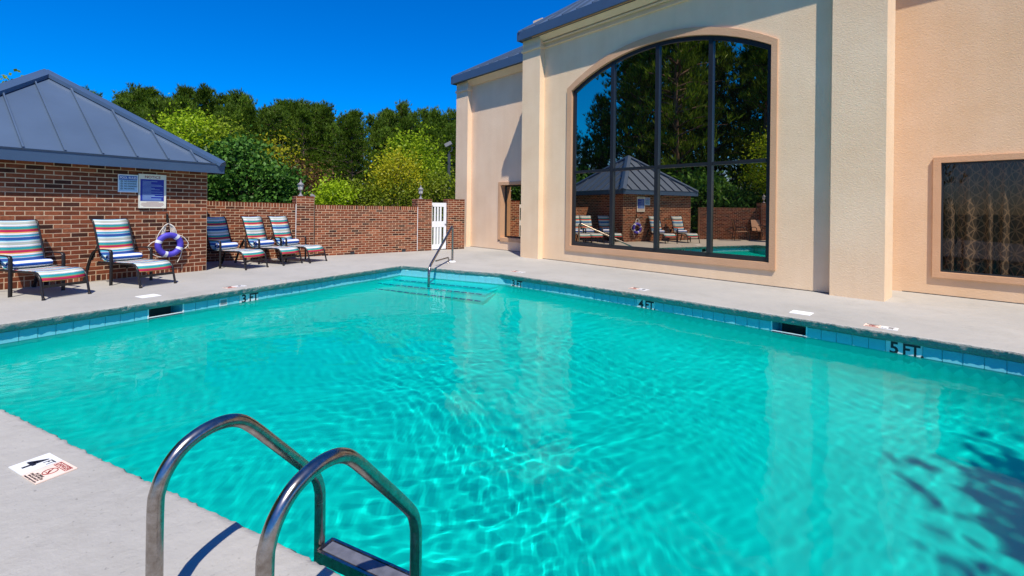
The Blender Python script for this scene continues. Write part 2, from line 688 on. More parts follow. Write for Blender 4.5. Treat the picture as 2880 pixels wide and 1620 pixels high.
M['step_pale'] = simple('pale_step_plaster', (0.62, 0.90, 0.90, 1), 0.8, 0.05, 3.0)
M['tile'] = simple('aqua_tile', (0.17, 0.58, 0.66, 1), 0.25, 0.12, 3.0, spec=0.5)
M['grout'] = simple('pale_grout', (0.62, 0.74, 0.74, 1), 0.9, 0.1, 20)
M['water'] = mat_water()
M['dark_void'] = simple('dark_recess', (0.02, 0.025, 0.03, 1), 0.8, 0.2, 10)
M['marker'] = simple('marker_white', S(228, 230, 230), 0.35, 0.05, 6)
M['peach'] = simple('marker_peach', S(240, 214, 196), 0.4, 0.05, 6)
M['ink'] = simple('marker_ink', S(24, 24, 34), 0.5, 0.1, 10)
M['red_ink'] = simple('marker_red', S(140, 34, 40), 0.5, 0.1, 10)
M['sign_blue'] = simple('sign_blue', S(24, 44, 150), 0.45, 0.06, 3)
M['sign_sky'] = simple('sign_light_blue', S(160, 196, 222), 0.45, 0.05, 3)
M['sign_head'] = simple('sign_header_blue', S(40, 92, 176), 0.45, 0.05, 3)
M['sign_cream'] = simple('sign_cream', S(226, 222, 206), 0.45, 0.05, 3)
M['glass'] = mat_glass_reflect('tinted_mirror_glass', 0.7, (0.95, 0.80, 0.62, 1), (0.004, 0.005, 0.006, 1))
M['glass_clear'] = mat_glass_reflect('window_glass', 0.025, (0.8, 0.8, 0.8, 1), (0.74, 0.73, 0.71, 1), True, 0.10)
M['lamp_glass'] = simple('frosted_lantern_glass', S(190, 190, 186), 0.25, 0.05, 5)
M['bark'] = simple('grey_brown_bark', S(96, 78, 64), 0.95, 0.3, 14, 0.8, 30, bdist=0.03)
M['grass'] = simple('mown_grass', (0.06, 0.10, 0.03, 1), 0.95, 0.35, 3.0, 0.6, 90, bdist=0.05)
M['tan_sling'] = simple('tan_sling', S(190, 150, 120), 0.8, 0.08, 40)
M['pine'] = mat_foliage('pine_needles', (0.036, 0.070, 0.005, 1), (0.078, 0.145, 0.010, 1), (0.18, 0.27, 0.02, 1), 0.22)
M['dark_leaf'] = mat_foliage('holly_leaves', (0.018, 0.06, 0.010, 1), (0.055, 0.15, 0.02, 1), (0.13, 0.28, 0.04, 1), 0.22)
M['lime_leaf'] = mat_foliage('lime_leaves', (0.17, 0.27, 0.008, 1), (0.32, 0.47, 0.014, 1), (0.50, 0.64, 0.03, 1), 0.4)
M['olive_leaf'] = mat_foliage('olive_leaves', (0.09, 0.135, 0.010, 1), (0.19, 0.26, 0.015, 1), (0.33, 0.39, 0.03, 1), 0.35)
M['yellow_leaf'] = mat_foliage('yellow_leaves', (0.19, 0.20, 0.008, 1), (0.36, 0.35, 0.012, 1), (0.52, 0.48, 0.02, 1), 0.4)
M['rust_leaf'] = mat_foliage('rust_leaves', (0.06, 0.032, 0.014, 1), (0.12, 0.062, 0.022, 1), (0.18, 0.10, 0.03, 1), 0.3)

# ------------------------------------------------------------------ pool outline (metres, lip edge), counter-clockwise seen from above
NL, C1, C2 = Vector((-6.286, 4.601)), Vector((-2.62, 11.24)), Vector((-0.26, 10.12))
MID, RR = Vector((2.05, 7.95)), Vector((5.9, 3.98))
E2, E1 = Vector((7.6, 2.35)), Vector((4.07, -0.55))


def rounded2(pts, radii, seg=5):
    out = []
    n = len(pts)
    for i in range(n):
        a, b, c = pts[i - 1], pts[i], pts[(i + 1) % n]
        r = radii[i]
        p0, p1 = b + (a - b).normalized() * r, b + (c - b).normalized() * r
        for j in range(seg + 1):
            t = j / seg
            out.append(p0 * (1 - t) ** 2 + b * 2 * t * (1 - t) + p1 * t * t)
    return out


lip = rounded2([NL, E1, E2, RR, MID, C2, C1], [0.25, 0.3, 0.3, 0.4, 0.02, 0.03, 0.03])


def resample(pts, step):
    out = []
    n = len(pts)
    for i in range(n):
        a, b = pts[i], pts[(i + 1) % n]
        k = max(1, int((b - a).length / step))
        for j in range(k):
            out.append(a.lerp(b, j / k))
    return out


def offset_loop(pts, d):
    n = len(pts)
    out = []
    for i in range(n):
        t = (pts[(i + 1) % n] - pts[i - 1]).normalized()
        out.append(pts[i] + Vector((t.y, -t.x)) * d)
    return out


lip_f = resample(lip, 0.022)

# coping: cantilevered rough painted lip
mb = MB()
prof = [(0.10, 0.0), (0.03, 0.0), (0.008, -0.002), (0.0, -0.01), (0.009, -0.036), (0.020, -0.066), (0.032, -0.098), (0.092, -0.118)]
n = len(lip_f)
nrm = [Vector((((lip_f[(i + 1) % n] - lip_f[i - 1]).normalized()).y, -((lip_f[(i + 1) % n] - lip_f[i - 1]).normalized()).x)) for i in range(n)]
vs = []
for i in range(n):
    for k, (d, z) in enumerate(prof):
        q = Vector((lip_f[i].x + nrm[i].x * d, lip_f[i].y + nrm[i].y * d, z))
        if 0 < k < 7:
            amp = 0.004 if k == 1 else 0.010
            h = noise.noise(q * 17.0) + 0.7 * noise.noise(q * 43.0)
            w = noise.noise(Vector((q.x * 1.3, q.y * 1.3, 5.0))) * 0.012
            q.x += nrm[i].x * (h * amp + (w if k > 1 else 0))
            q.y += nrm[i].y * (h * amp + (w if k > 1 else 0))
            q.z += noise.noise(q * 29.0) * (0.003 if k == 1 else 0.008)
        vs.append(q)
m = len(prof)
fs = [(i * m + k, ((i + 1) % n) * m + k, ((i + 1) % n) * m + k + 1, i * m + k + 1) for i in range(n) for k in range(m - 1)]
mb.add(vs, fs, 0, True)
M['coping'] = mat_deck('rough_painted_coping', True)
mb.build('pool_coping', M['coping'], kind='structure')

# deck slab and ground sheets
import bmesh


def sheet(name, outer, hole, z, mat):
    bm = bmesh.new()
    edges = []
    for loop in (outer, hole):
        if not loop:
            continue
        vv = [bm.verts.new((p[0], p[1], z)) for p in loop]
        for i in range(len(vv)):
            edges.append(bm.edges.new((vv[i], vv[(i + 1) % len(vv)])))
    bmesh.ops.triangle_fill(bm, use_beauty=True, use_dissolve=False, edges=edges, normal=(0, 0, 1))
    for f in bm.faces:
        if f.normal.z < 0:
            f.normal_flip()
    me = bpy.data.meshes.new(name)
    bm.to_mesh(me)
    bm.free()
    me.materials.append(mat)
    o = bpy.data.objects.new(name, me)
    col.objects.link(o)
    o['kind'] = 'structure'
    return o


deck_outer = [(-14, -7), (14, -7), (14, 14), (4, 19), (-1.5, 17.5), (-8.5, 12.4), (-14, 10)]
hole = [lip_f[i] + nrm[i] * 0.10 for i in range(0, n, 2)]
sheet('pool_deck', deck_outer, hole, 0.0, M['deck'])
ground_outer = [(700 * math.cos(2 * PI * k / 48), 700 * math.sin(2 * PI * k / 48)) for k in range(48)]
sheet('ground', ground_outer, deck_outer, -0.012, M['grass'])

# pool shell: walls with skimmer openings, sloping floor, entry steps
WZ = -0.245


def mitre(pts, ds):
    """offset polygon outwards, edge i (from point i to i+1) by ds[i]"""
    out = []
    n_ = len(pts)
    for i in range(n_):
        a, b, c = pts[i - 1], pts[i], pts[(i + 1) % n_]
        t0, t1 = (b - a).normalized(), (c - b).normalized()
        p0 = b + Vector((t0.y, -t0.x)) * ds[i - 1]
        p1 = b + Vector((t1.y, -t1.x)) * ds[i]
        cr = t0.cross(t1)
        out.append(p0 + t0 * ((p1 - p0).cross(t1) / cr) if abs(cr) > 1e-3 else (p0 + p1) / 2)
    return out


wall_lp = mitre([NL, E1, E2, RR, MID, C2, C1], [0.085] * 5 + [0.045, 0.085])


def floor_z(x, y):
    d = 0.92 + 0.085 * ((x + 0.18) * 0.7 - (y - 10.07) * 0.7)
    return -(0.25 + max(0.75, min(1.9, d)))


shell = MB()
nl = len(wall_lp)
LDIR = (C1 - NL).normalized()
RDIR = (RR - MID).normalized()


def wall_off(p, d2):  # inward normal of an edge whose direction is d2 (ccw)
    return Vector((-d2.y, d2.x))


L0 = Vector((-4.332, 8.192))
R0 = Vector((2.751, 7.164))
# skimmer openings: (start point, direction of travel along the ccw outline, width)
skims = []
for c0, d, s0, s1 in ((L0, LDIR, -1.70, -1.24), (R0, RDIR, 1.09, 1.51)):
    skims.append((c0 + d * s0, c0 + d * s1, d))


def on_wall(p):
    """closest point on the wall loop and its segment index"""
    best = None
    for i in range(nl):
        a, b = wall_lp[i], wall_lp[(i + 1) % nl]
        t = max(0, min(1, (p - a).dot(b - a) / max(1e-9, (b - a).length_squared)))
        q = a.lerp(b, t)
        dd = (q - p).length
        if best is None or dd < best[0]:
            best = (dd, i, t, q)
    return best


cuts = {}
sk_pts = []
for a, b, d in skims:
    ra, rb = on_wall(a), on_wall(b)
    i = ra[1]
    t0, t1 = sorted((ra[2], rb[2]))
    cuts[i] = (t0, t1)
    sk_pts.append((wall_lp[i].lerp(wall_lp[(i + 1) % nl], t0), wall_lp[i].lerp(wall_lp[(i + 1) % nl], t1)))
TOPZ, BOTZ = -0.10, -0.32


def quadwall(a, b, z0a, z0b, z1):
    shell.add([(a.x, a.y, z0a), (b.x, b.y, z0b), (b.x, b.y, z1), (a.x, a.y, z1)], [(0, 1, 2, 3)])


ZC = -0.42
for i in range(nl):
    a, b = wall_lp[i], wall_lp[(i + 1) % nl]
    if i in cuts:
        t0, t1 = cuts[i]
        p, q = a.lerp(b, t0), a.lerp(b, t1)
        quadwall(a, p, -2.6, -2.6, TOPZ)
        quadwall(q, b, -2.6, -2.6, TOPZ)
        quadwall(p, q, -2.6, -2.6, BOTZ)
    else:
        quadwall(a, b, -2.6, -2.6, TOPZ)
# floor: sloping sheet that sweeps up to the walls in a rounded cove
fx, fy = np.meshgrid(np.arange(-6.6, 8.1, 0.09), np.arange(-1.0, 11.7, 0.09))
dist = np.full(fx.shape, 99.0)
ins = np.zeros(fx.shape, bool)
for i in range(nl):
    a, b = wall_lp[i], wall_lp[(i + 1) % nl]
    ex, ey = b.x - a.x, b.y - a.y
    l2 = ex * ex + ey * ey + 1e-12
    t = np.clip(((fx - a.x) * ex + (fy - a.y) * ey) / l2, 0, 1)
    dist = np.minimum(dist, np.hypot(fx - a.x - t * ex, fy - a.y - t * ey))
    if a.y != b.y:
        ins ^= ((a.y > fy) != (b.y > fy)) & (fx < ex * (fy - a.y) / ey + a.x)
dist = np.where(ins, dist, 0.0)
fz = -(0.25 + np.clip(0.92 + 0.085 * ((fx + 0.18) * 0.7 - (fy - 10.07) * 0.7), 0.75, 1.9))
RC = 0.75
u_ = np.clip(1 - dist / RC, 0, 1)
fz = ZC + (fz - ZC) * np.sqrt(np.clip(1 - u_ * u_, 0, 1))
fid = np.arange(fx.size).reshape(fx.shape)
near = ins.copy()
near[:-1, :] |= ins[1:, :]
near[:, :-1] |= ins[:, 1:]
near[:-1, :-1] |= ins[1:, 1:]
nq = near[:-1, :-1]
fq = np.stack([fid[:-1, :-1][nq], fid[:-1, 1:][nq], fid[1:, 1:][nq], fid[1:, :-1][nq]], 1)
shell.add(np.stack([fx.ravel(), fy.ravel(), fz.ravel()], 1).tolist(), fq.tolist(), 0, True)
pool = shell.build('pool_shell', M['plaster'], kind='structure')
pool.cycles.is_caustics_receiver = True

# entry steps along the far end
fd = (C1 - C2).normalized()
cen = Vector((0.3, 5.2))
fin = Vector((-fd.y, fd.x))          # into the pool
if fin.dot(cen - C1) < 0:
    fin = -fin
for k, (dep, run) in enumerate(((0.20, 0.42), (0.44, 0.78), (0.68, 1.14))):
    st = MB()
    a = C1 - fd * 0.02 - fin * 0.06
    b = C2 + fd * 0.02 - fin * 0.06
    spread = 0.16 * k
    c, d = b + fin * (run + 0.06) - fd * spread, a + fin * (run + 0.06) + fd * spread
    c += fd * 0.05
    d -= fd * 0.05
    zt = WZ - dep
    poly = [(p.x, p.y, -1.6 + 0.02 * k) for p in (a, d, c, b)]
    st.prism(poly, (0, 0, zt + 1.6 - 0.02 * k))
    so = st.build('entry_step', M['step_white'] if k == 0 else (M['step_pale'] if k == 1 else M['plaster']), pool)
    so.cycles.is_caustics_receiver = True
    ed = MB()
    L = (c - d).length
    u = (c - d).normalized()
    nd = int(L / 0.17)
    for j in range(nd):
        p = d + u * (0.02 + j * 0.17)
        q = p + u * 0.135
        ed.add([(p.x - fin.x * 0.03, p.y - fin.y * 0.03, zt + 0.004), (q.x - fin.x * 0.03, q.y - fin.y * 0.03, zt + 0.004),
                (q.x + fin.x * 0.004, q.y + fin.y * 0.004, zt + 0.004), (p.x + fin.x * 0.004, p.y + fin.y * 0.004, zt + 0.004),
                (p.x + fin.x * 0.004, p.y + fin.y * 0.004, zt - 0.03), (q.x + fin.x * 0.004, q.y + fin.y * 0.004, zt - 0.03)],
               [(0, 1, 2, 3), (3, 2, 5, 4)])
    eo = ed.build('step_edge_tiles', M['sign_blue'], so)
    eo.cycles.is_caustics_receiver = True

# waterline tiles, one object each, on grout backing
TP, TH = 0.165, 0.152
tile_me = None


def make_tile_mesh():
    t = MB()
    w, h, d, b = TP / 2 - 0.0025, TH / 2, 0.006, 0.0015
    t.add([(-w, 0, -h), (w, 0, -h), (w, 0, h), (-w, 0, h), (-w + b, d, -h + b), (w - b, d, -h + b), (w - b, d, h - b), (-w + b, d, h - b)],
          [(4, 5, 6, 7), (0, 1, 5, 4), (1, 2, 6, 5), (2, 3, 7, 6), (3, 0, 4, 7)])
    o = t.build('waterline_tile', M['tile'])
    me = o.data
    bpy.data.objects.remove(o)
    return me


tile_me = make_tile_mesh()
gr = MB()
tz = -0.118 - TH / 2
marks = {}


def place_tiles(a, b, skip):
    d = (b - a).normalized()
    inn = Vector((-d.y, d.x))
    Ln = (b - a).length
    free = [(0.0, Ln)]
    for p, q in skip:
        if abs(((p + q) / 2 - a).dot(inn)) > 0.3:
            continue
        u0, u1 = (p - a).dot(d), (q - a).dot(d)
        nw = []
        for f0, f1 in free:
            if u1 <= f0 or u0 >= f1:
                nw.append((f0, f1))
            else:
                if u0 > f0:
                    nw.append((f0, u0))
                if u1 < f1:
                    nw.append((u1, f1))
        free = nw
    for f0, f1 in free:
        k = max(1, round((f1 - f0) / TP))
        w = (f1 - f0) / k
        if w < 0.03:
            continue
        for j in range(k):
            c = a + d * (f0 + (j + 0.5) * w)
            o = bpy.data.objects.new('waterline_tile', tile_me)
            col.objects.link(o)
            o.parent = pool
            sx = w / TP
            o.matrix_local = Matrix(((d.x * sx, inn.x, 0, c.x + inn.x * 0.004), (d.y * sx, inn.y, 0, c.y + inn.y * 0.004), (0, 0, 1, tz), (0, 0, 0, 1)))
            o.cycles.is_caustics_receiver = True


# depth marker spots on the walls (start, end along travel)
wall_marks = []
for c0, d, s0, s1, txt in ((L0, LDIR, -0.385, -0.045, '3 FT'), (R0, RDIR, -3.95, -3.61, '3 FT'), (R0, RDIR, -1.0, -0.67, '4 FT.'), (R0, RDIR, 2.33, 2.66, '5 FT.')):
    p, q = on_wall(c0 + d * s0)[3], on_wall(c0 + d * s1)[3]
    mid_, u_ = (p + q) / 2, (q - p).normalized()
    p, q = mid_ - u_ * TP, mid_ + u_ * TP
    wall_marks.append((p, q, d, txt))
skip = [(min_, max_) for min_, max_ in []]
skipL = [(sk_pts[0][1], sk_pts[0][0])] if (sk_pts[0][0] - C1).length < (sk_pts[0][1] - C1).length else [(sk_pts[0][0], sk_pts[0][1])]


def ordered(a, b, d):
    return (a, b) if (b - a).dot(d) > 0 else (b, a)


for i in range(nl):
    a, b = wall_lp[i], wall_lp[(i + 1) % nl]
    if (b - a).length < 0.5:
        continue
    d = (b - a).normalized()
    sk = [ordered(p, q, d) for p, q in sk_pts] + [ordered(p, q, d) for p, q, _, _ in wall_marks]
    place_tiles(a, b, sk)

# skimmers
sk_labels = ['open skimmer mouth in the tiled wall below the lounger side of the pool', 'open skimmer mouth in the tiled wall in front of the stucco pillar']
for (p, q), lab in zip(sk_pts, sk_labels):
    i = on_wall((p + q) / 2)[1]
    d = (wall_lp[(i + 1) % nl] - wall_lp[i]).normalized()
    p, q = ordered(p, q, d)
    inn = Vector((-d.y, d.x))
    w = (q - p).length
    T = Matrix(((d.x, inn.x, 0, p.x), (d.y, inn.y, 0, p.y), (0, 0, 1, 0), (0, 0, 0, 1)))
    sk = thing('skimmer', lab, 'skimmer', T)
    b = MB()
    z0, z1, dp = BOTZ, TOPZ, -0.26
    b.add([(0, 0, z0), (w, 0, z0), (w, 0, z1), (0, 0, z1), (0.03, dp, z0), (w - 0.03, dp, z0), (w - 0.03, dp, z1), (0.03, dp, z1)],
          [(0, 1, 5, 4), (1, 2, 6, 5), (2, 3, 7, 6), (3, 0, 4, 7), (4, 5, 6, 7)])
    b.build('housing', M['tile'], sk)
    b = MB()
    b.bbox(0.07, w - 0.07, dp + 0.012, dp + 0.06, z0 + 0.02, z1 - 0.03)
    b.build('weir_door', M['dark_void'], sk)
    b = MB()
    for (x0, x1, zz0, zz1) in ((-0.008, 0.008, z0, z1), (w - 0.008, w + 0.008, z0, z1), (0.0, w, WZ + 0.004, WZ + 0.016)):
        b.bbox(x0, x1, 0.003, 0.013, zz0, zz1)
    b.build('rim', M['white'], sk)

# waterline depth markers
mk_labels = ['white 3 FT depth tile on the pool wall below the loungers', 'white 3 FT depth tile on the far wall nearest the entry steps',
             'white 4 FT. depth tile on the wall below the big arched window', 'white 5 FT. depth tile on the wall at the right edge of the pool']
for (p, q, _, txt), lab in zip(wall_marks, mk_labels):
    i = on_wall((p + q) / 2)[1]
    d = (wall_lp[(i + 1) % nl] - wall_lp[i]).normalized()
    p, q = ordered(p, q, d)
    inn = Vector((-d.y, d.x))
    c = (p + q) / 2 + inn * 0.006
    # local x to the reader's right (reader stands in the pool looking at the wall)
    T = Matrix(((-d.x * -1, 0, inn.x, c.x), (d.y, 0, inn.y, c.y), (0, 1, 0, tz), (0, 0, 0, 1)))
    X = Vector((-d.x, -d.y, 0)) if Vector((0, 0, 1)).cross(Vector((inn.x, inn.y, 0))).dot(Vector((-d.x, -d.y, 0))) > 0 else Vector((d.x, d.y, 0))
    T = Matrix(((X.x, 0, inn.x, c.x), (X.y, 0, inn.y, c.y), (0, 1, 0, tz), (0, 0, 0, 1)))
    mk = thing('depth_marker', lab, 'depth marker', T, 'depth markers on the pool wall')
    for sgn, tx in ((-1, txt[0]), (1, txt[2:])):
        b = MB()
        b.box((sgn * TP / 2, 0, 0), (TP - 0.004, TH + 0.008, 0.008))
        t = b.build('marker_tile', M['marker'], mk)
        t.cycles.is_caustics_receiver = True
        text_mesh(tx, 0.192, M['ink'], t, Matrix.Translation((sgn * TP / 2 + (-0.005 if sgn < 0 else 0), 0.0, 0.0052)), 'lettering', 0.024, sx=0.95 if sgn < 0 else 0.78)

# small vent plate left of the 3 FT tile
cV = on_wall(L0 + LDIR * -0.645)
i = cV[1]
d = (wall_lp[(i + 1) % nl] - wall_lp[i]).normalized()
inn = Vector((-d.y, d.x))
vt = thing('vent_plate', 'small slotted plastic vent plate set in the tiles beside the 3 FT tile', 'vent', Matrix(((d.x, inn.x, 0, cV[3].x), (d.y, inn.y, 0, cV[3].y), (0, 0, 1, tz), (0, 0, 0, 1))))
b = MB()
b.bbox(-0.06, 0.06, 0.0, 0.013, -0.05, 0.06)
b.build('plate', M['marker'], vt)
for k in range(7):
    b = MB()
    b.bbox(-0.048 + k * 0.0145, -0.041 + k * 0.0145, 0.0135, 0.016, -0.032, 0.045)
    b.build('slot', M['dark_frame'], vt)

# water surface
lo, hi = Vector((-6.6, -1.0)), Vector((8.0, 11.6))
stp = 0.027
nx, ny = int((hi.x - lo.x) / stp), int((hi.y - lo.y) / stp)
gx, gy = np.meshgrid(np.linspace(lo.x, hi.x, nx), np.linspace(lo.y, hi.y, ny))
rng = np.random.default_rng(11)
gz = np.zeros_like(gx)
wx = gx + 0.25 * np.sin(1.1 * gy + 0.4) + 0.12 * np.sin(2.3 * gx + 1.7 * gy)
wy = gy + 0.25 * np.sin(0.9 * gx + 1.0) + 0.12 * np.sin(2.1 * gy - 1.9 * gx)
env = 0.36 + 0.52 * np.exp(-((gx + 0.4 + 0.15 * (gy - 3.8)) / 1.5) ** 2 - ((gy - 3.6) / 2.6) ** 2) + 0.12 * np.sin(0.9 * gx + 0.5 * gy + 1.0) * np.sin(0.8 * gy - 0.4 * gx)
for k in range(52):
    lam = 0.078 * (4.2 ** rng.random())
    a = rng.random() * 2 * PI
    kk = 2 * PI / lam
    gz += 0.0054 / kk * np.sin(kk * (math.cos(a) * wx + math.sin(a) * wy) + rng.random() * 6.28)
for k in range(9):
    lam = rng.uniform(0.5, 1.3)
    a = rng.random() * 2 * PI
    kk = 2 * PI / lam
    gz += 0.010 / kk * np.sin(kk * (math.cos(a) * wx + math.sin(a) * wy) + rng.random() * 6.28)
gz = gz * env + WZ
# keep only cells inside the (slightly enlarged) wall loop
big = offset_loop(wall_lp, 0.03)
bx = np.array([p.x for p in big])
by = np.array([p.y for p in big])
ccx, ccy = (gx[:-1, :-1] + stp / 2), (gy[:-1, :-1] + stp / 2)
inside = np.zeros(ccx.shape, bool)
for i in range(len(big)):
    x0, y0, x1, y1 = bx[i], by[i], bx[(i + 1) % len(big)], by[(i + 1) % len(big)]
    if y0 == y1:
        continue
    cond = ((y0 > ccy) != (y1 > ccy)) & (ccx < (x1 - x0) * (ccy - y0) / (y1 - y0) + x0)
    inside ^= cond
# grow by one cell so the sheet runs into the walls
g = inside.copy()
g[1:, :] |= inside[:-1, :]
g[:-1, :] |= inside[1:, :]
g[:, 1:] |= inside[:, :-1]
g[:, :-1] |= inside[:, 1:]
idx = np.arange(nx * ny).reshape(ny, nx)
quads = np.stack([idx[:-1, :-1][g], idx[:-1, 1:][g], idx[1:, 1:][g], idx[1:, :-1][g]], 1)
used, inv = np.unique(quads.ravel(), return_inverse=True)
wv = np.stack([gx.ravel(), gy.ravel(), gz.ravel()], 1)[used]
quads = inv.reshape(-1, 4)


def np_mesh(name, verts, faces, k, mat, smooth=False):
    me = bpy.data.meshes.new(name)
    me.vertices.add(len(verts))
    me.vertices.foreach_set('co', np.ascontiguousarray(verts, dtype=np.float32).ravel())
    nf = len(faces)
    me.loops.add(nf * k)
    me.loops.foreach_set('vertex_index', np.ascontiguousarray(faces, dtype=np.int32).ravel())
    me.polygons.add(nf)
    me.polygons.foreach_set('loop_start', np.arange(0, nf * k, k, dtype=np.int32))
    me.polygons.foreach_set('loop_total', np.full(nf, k, dtype=np.int32))
    me.polygons.foreach_set('use_smooth', np.full(nf, smooth, dtype=bool))
    me.materials.append(mat)
    me.update(calc_edges=True)
    me.validate()
    return me


wme = np_mesh('water', wv, quads, 4, M['water'], True)
water = bpy.data.objects.new('water', wme)
col.objects.link(water)
water['kind'] = 'structure'
water.cycles.is_caustics_caster = True

# ------------------------------------------------------------------ brick builder
brick_cache = {}


def brick_shape(l, d, h):
    key = (round(l, 4), round(d, 4), round(h, 4))
    if key not in brick_cache:
        b = MB()
        e = 0.003
        x, z = l / 2, h / 2
        b.add([(-x, d, -z), (x, d, -z), (x, d, z), (-x, d, z), (-x, e, -z), (x, e, -z), (x, e, z), (-x, e, z),
               (-x + e, 0, -z + e), (x - e, 0, -z + e), (x - e, 0, z - e), (-x + e, 0, z - e)],
              [(8, 9, 10, 11), (4, 5, 9, 8), (5, 6, 10, 9), (6, 7, 11, 10), (7, 4, 8, 11),
               (0, 1, 5, 4), (1, 2, 6, 5), (2, 3, 7, 6), (3, 0, 4, 7)])
        o = b.build('brick', M['brick'])
        brick_cache[key] = o.data
        bpy.data.objects.remove(o)
    return brick_cache[key]


def face_bricks(parent, Mf, length, z_top, course, pitch, n_ind, seed, rowlock_top=0.0, rowlock_base=0.0, keep=None, slope=0.0):
    """bricks on one face. Mf: matrix local to the parent; x along the wall, -y outward, z up. Returns nothing."""
    rnd = random.Random(seed)
    items = []
    j = 0.012
    D = 0.02
    z = 0.0
    row = 0

    def put(x, zc, l, h):
        items.append((x, zc, l, h))
    if rowlock_base:
        k = int(length / (course * 1.0))
        pw = length / k
        for i in range(k):
            put((i + 0.5) * pw, rowlock_base / 2, round(pw - j, 3), rowlock_base - j)
        z = rowlock_base
    top = z_top - rowlock_top
    nrow = max(1, round((top - z) / course))
    ch = (top - z) / nrow
    k = max(1, round(length / pitch))
    pw = length / k
    for r in range(nrow):
        zc = z + (r + 0.5) * ch
        if r % 2 == 0:
            for i in range(k):
                put((i + 0.5) * pw, zc, round(pw - j, 3), ch - j)
        else:
            put(pw * 0.25, zc, round(pw / 2 - j, 3), ch - j)
            for i in range(k - 1):
                put((i + 1) * pw, zc, round(pw - j, 3), ch - j)
            put(length - pw * 0.25, zc, round(pw / 2 - j, 3), ch - j)
    if rowlock_top:
        k = int(length / course)
        pw = length / k
        for i in range(k):
            put((i + 0.5) * pw, z_top - rowlock_top / 2, round(pw - j, 3), rowlock_top - j * 0.6)
    if keep:
        items = [it for it in items if keep(it[0], it[1])]
    W = parent.matrix_world if parent.parent is None else parent.parent.matrix_world @ parent.matrix_local
    W = W @ Mf

    def score(it):
        p = W @ Vector((it[0], 0, it[1]))
        return (p - Vector((0, 0, 1.4))).length + (0 if in_frame(p) else 1000)
    items.sort(key=score)
    ind, rest = items[:n_ind], items[n_ind:]
    for x, zc, l, h in ind:
        o = bpy.data.objects.new('brick', brick_shape(l, D, h))
        col.objects.link(o)
        o.parent = parent
        o.matrix_local = Mf @ Matrix.Translation((x + rnd.uniform(-1, 1) * 0.0015, -0.0025 + rnd.uniform(-0.0015, 0.001), zc + slope * x + rnd.uniform(-1, 1) * 0.001))
    if rest:
        b = MB()
        for x, zc, l, h in rest:
            me = brick_shape(l, D, h)
            off = Vector((x + rnd.uniform(-1, 1) * 0.0015, -0.0025 + rnd.uniform(-0.0015, 0.001), zc + slope * x + rnd.uniform(-1, 1) * 0.001))
            b.add([Mf @ (v.co + off) for v in me.vertices], [tuple(p.vertices) for p in me.polygons])
        b.build('bricks', M['brick'], parent, 'stuff', fix=False)


def side_M(x, y, ang):
    return Matrix.Translation((x, y, 0)) @ Matrix.Rotation(ang, 4, 'Z')


# ------------------------------------------------------------------ pool house (left)
HD = Vector((0.546, 0.838)).normalized()
PH = thing('pool_house', 'small brick pool house with a blue-grey metal hip roof', 'pool house', frame2(-6.485, 9.978, HD.x, HD.y))
bpy.context.view_layer.update()
HL, HW, HZ = 4.1, 4.1, 2.10
b = MB()
b.bbox(-HL, 0, 0.0, HW, 0, HZ)
hwall = b.build('brick_wall', M['mortar'], PH)
bpy.context.view_layer.update()
face_bricks(hwall, side_M(-HL, 0, 0), HL, HZ, 0.0755, 0.222, 300, 1, rowlock_base=0.115)
face_bricks(hwall, side_M(0, 0, PI / 2), HW, HZ, 0.0755, 0.222, 0, 2, rowlock_base=0.115)
face_bricks(hwall, side_M(-HL, HW, -PI / 2), HW, HZ, 0.0755, 0.222, 0, 3, rowlock_base=0.115)
# roof: pyramid hip
EO, EZ0, EZ1 = 0.215, 2.065, 2.25
x0, x1, y0, y1 = -HL - EO, EO, -EO, HW + EO
apx = Vector(((x0 + x1) / 2 - 0.02, (y0 + y1) / 2, EZ1 + 0.62 * ((x1 - x0) / 2) + 0.33))
cs = [Vector((x0, y0, EZ1)), Vector((x1, y0, EZ1)), Vector((x1, y1, EZ1)), Vector((x0, y1, EZ1))]
b = MB()
cs_in = [c + (apx - c) * 0.004 for c in cs]
b.add(cs_in + [apx], [(0, 1, 4), (1, 2, 4), (2, 3, 4), (3, 0, 4)])
b.add([(x0 + 0.02, y0 + 0.02, EZ0 + 0.03), (x1 - 0.02, y0 + 0.02, EZ0 + 0.03), (x1 - 0.02, y1 - 0.02, EZ0 + 0.03), (x0 + 0.02, y1 - 0.02, EZ0 + 0.03)], [(3, 2, 1, 0)])
hroof = b.build('roof', M['roof'], PH)
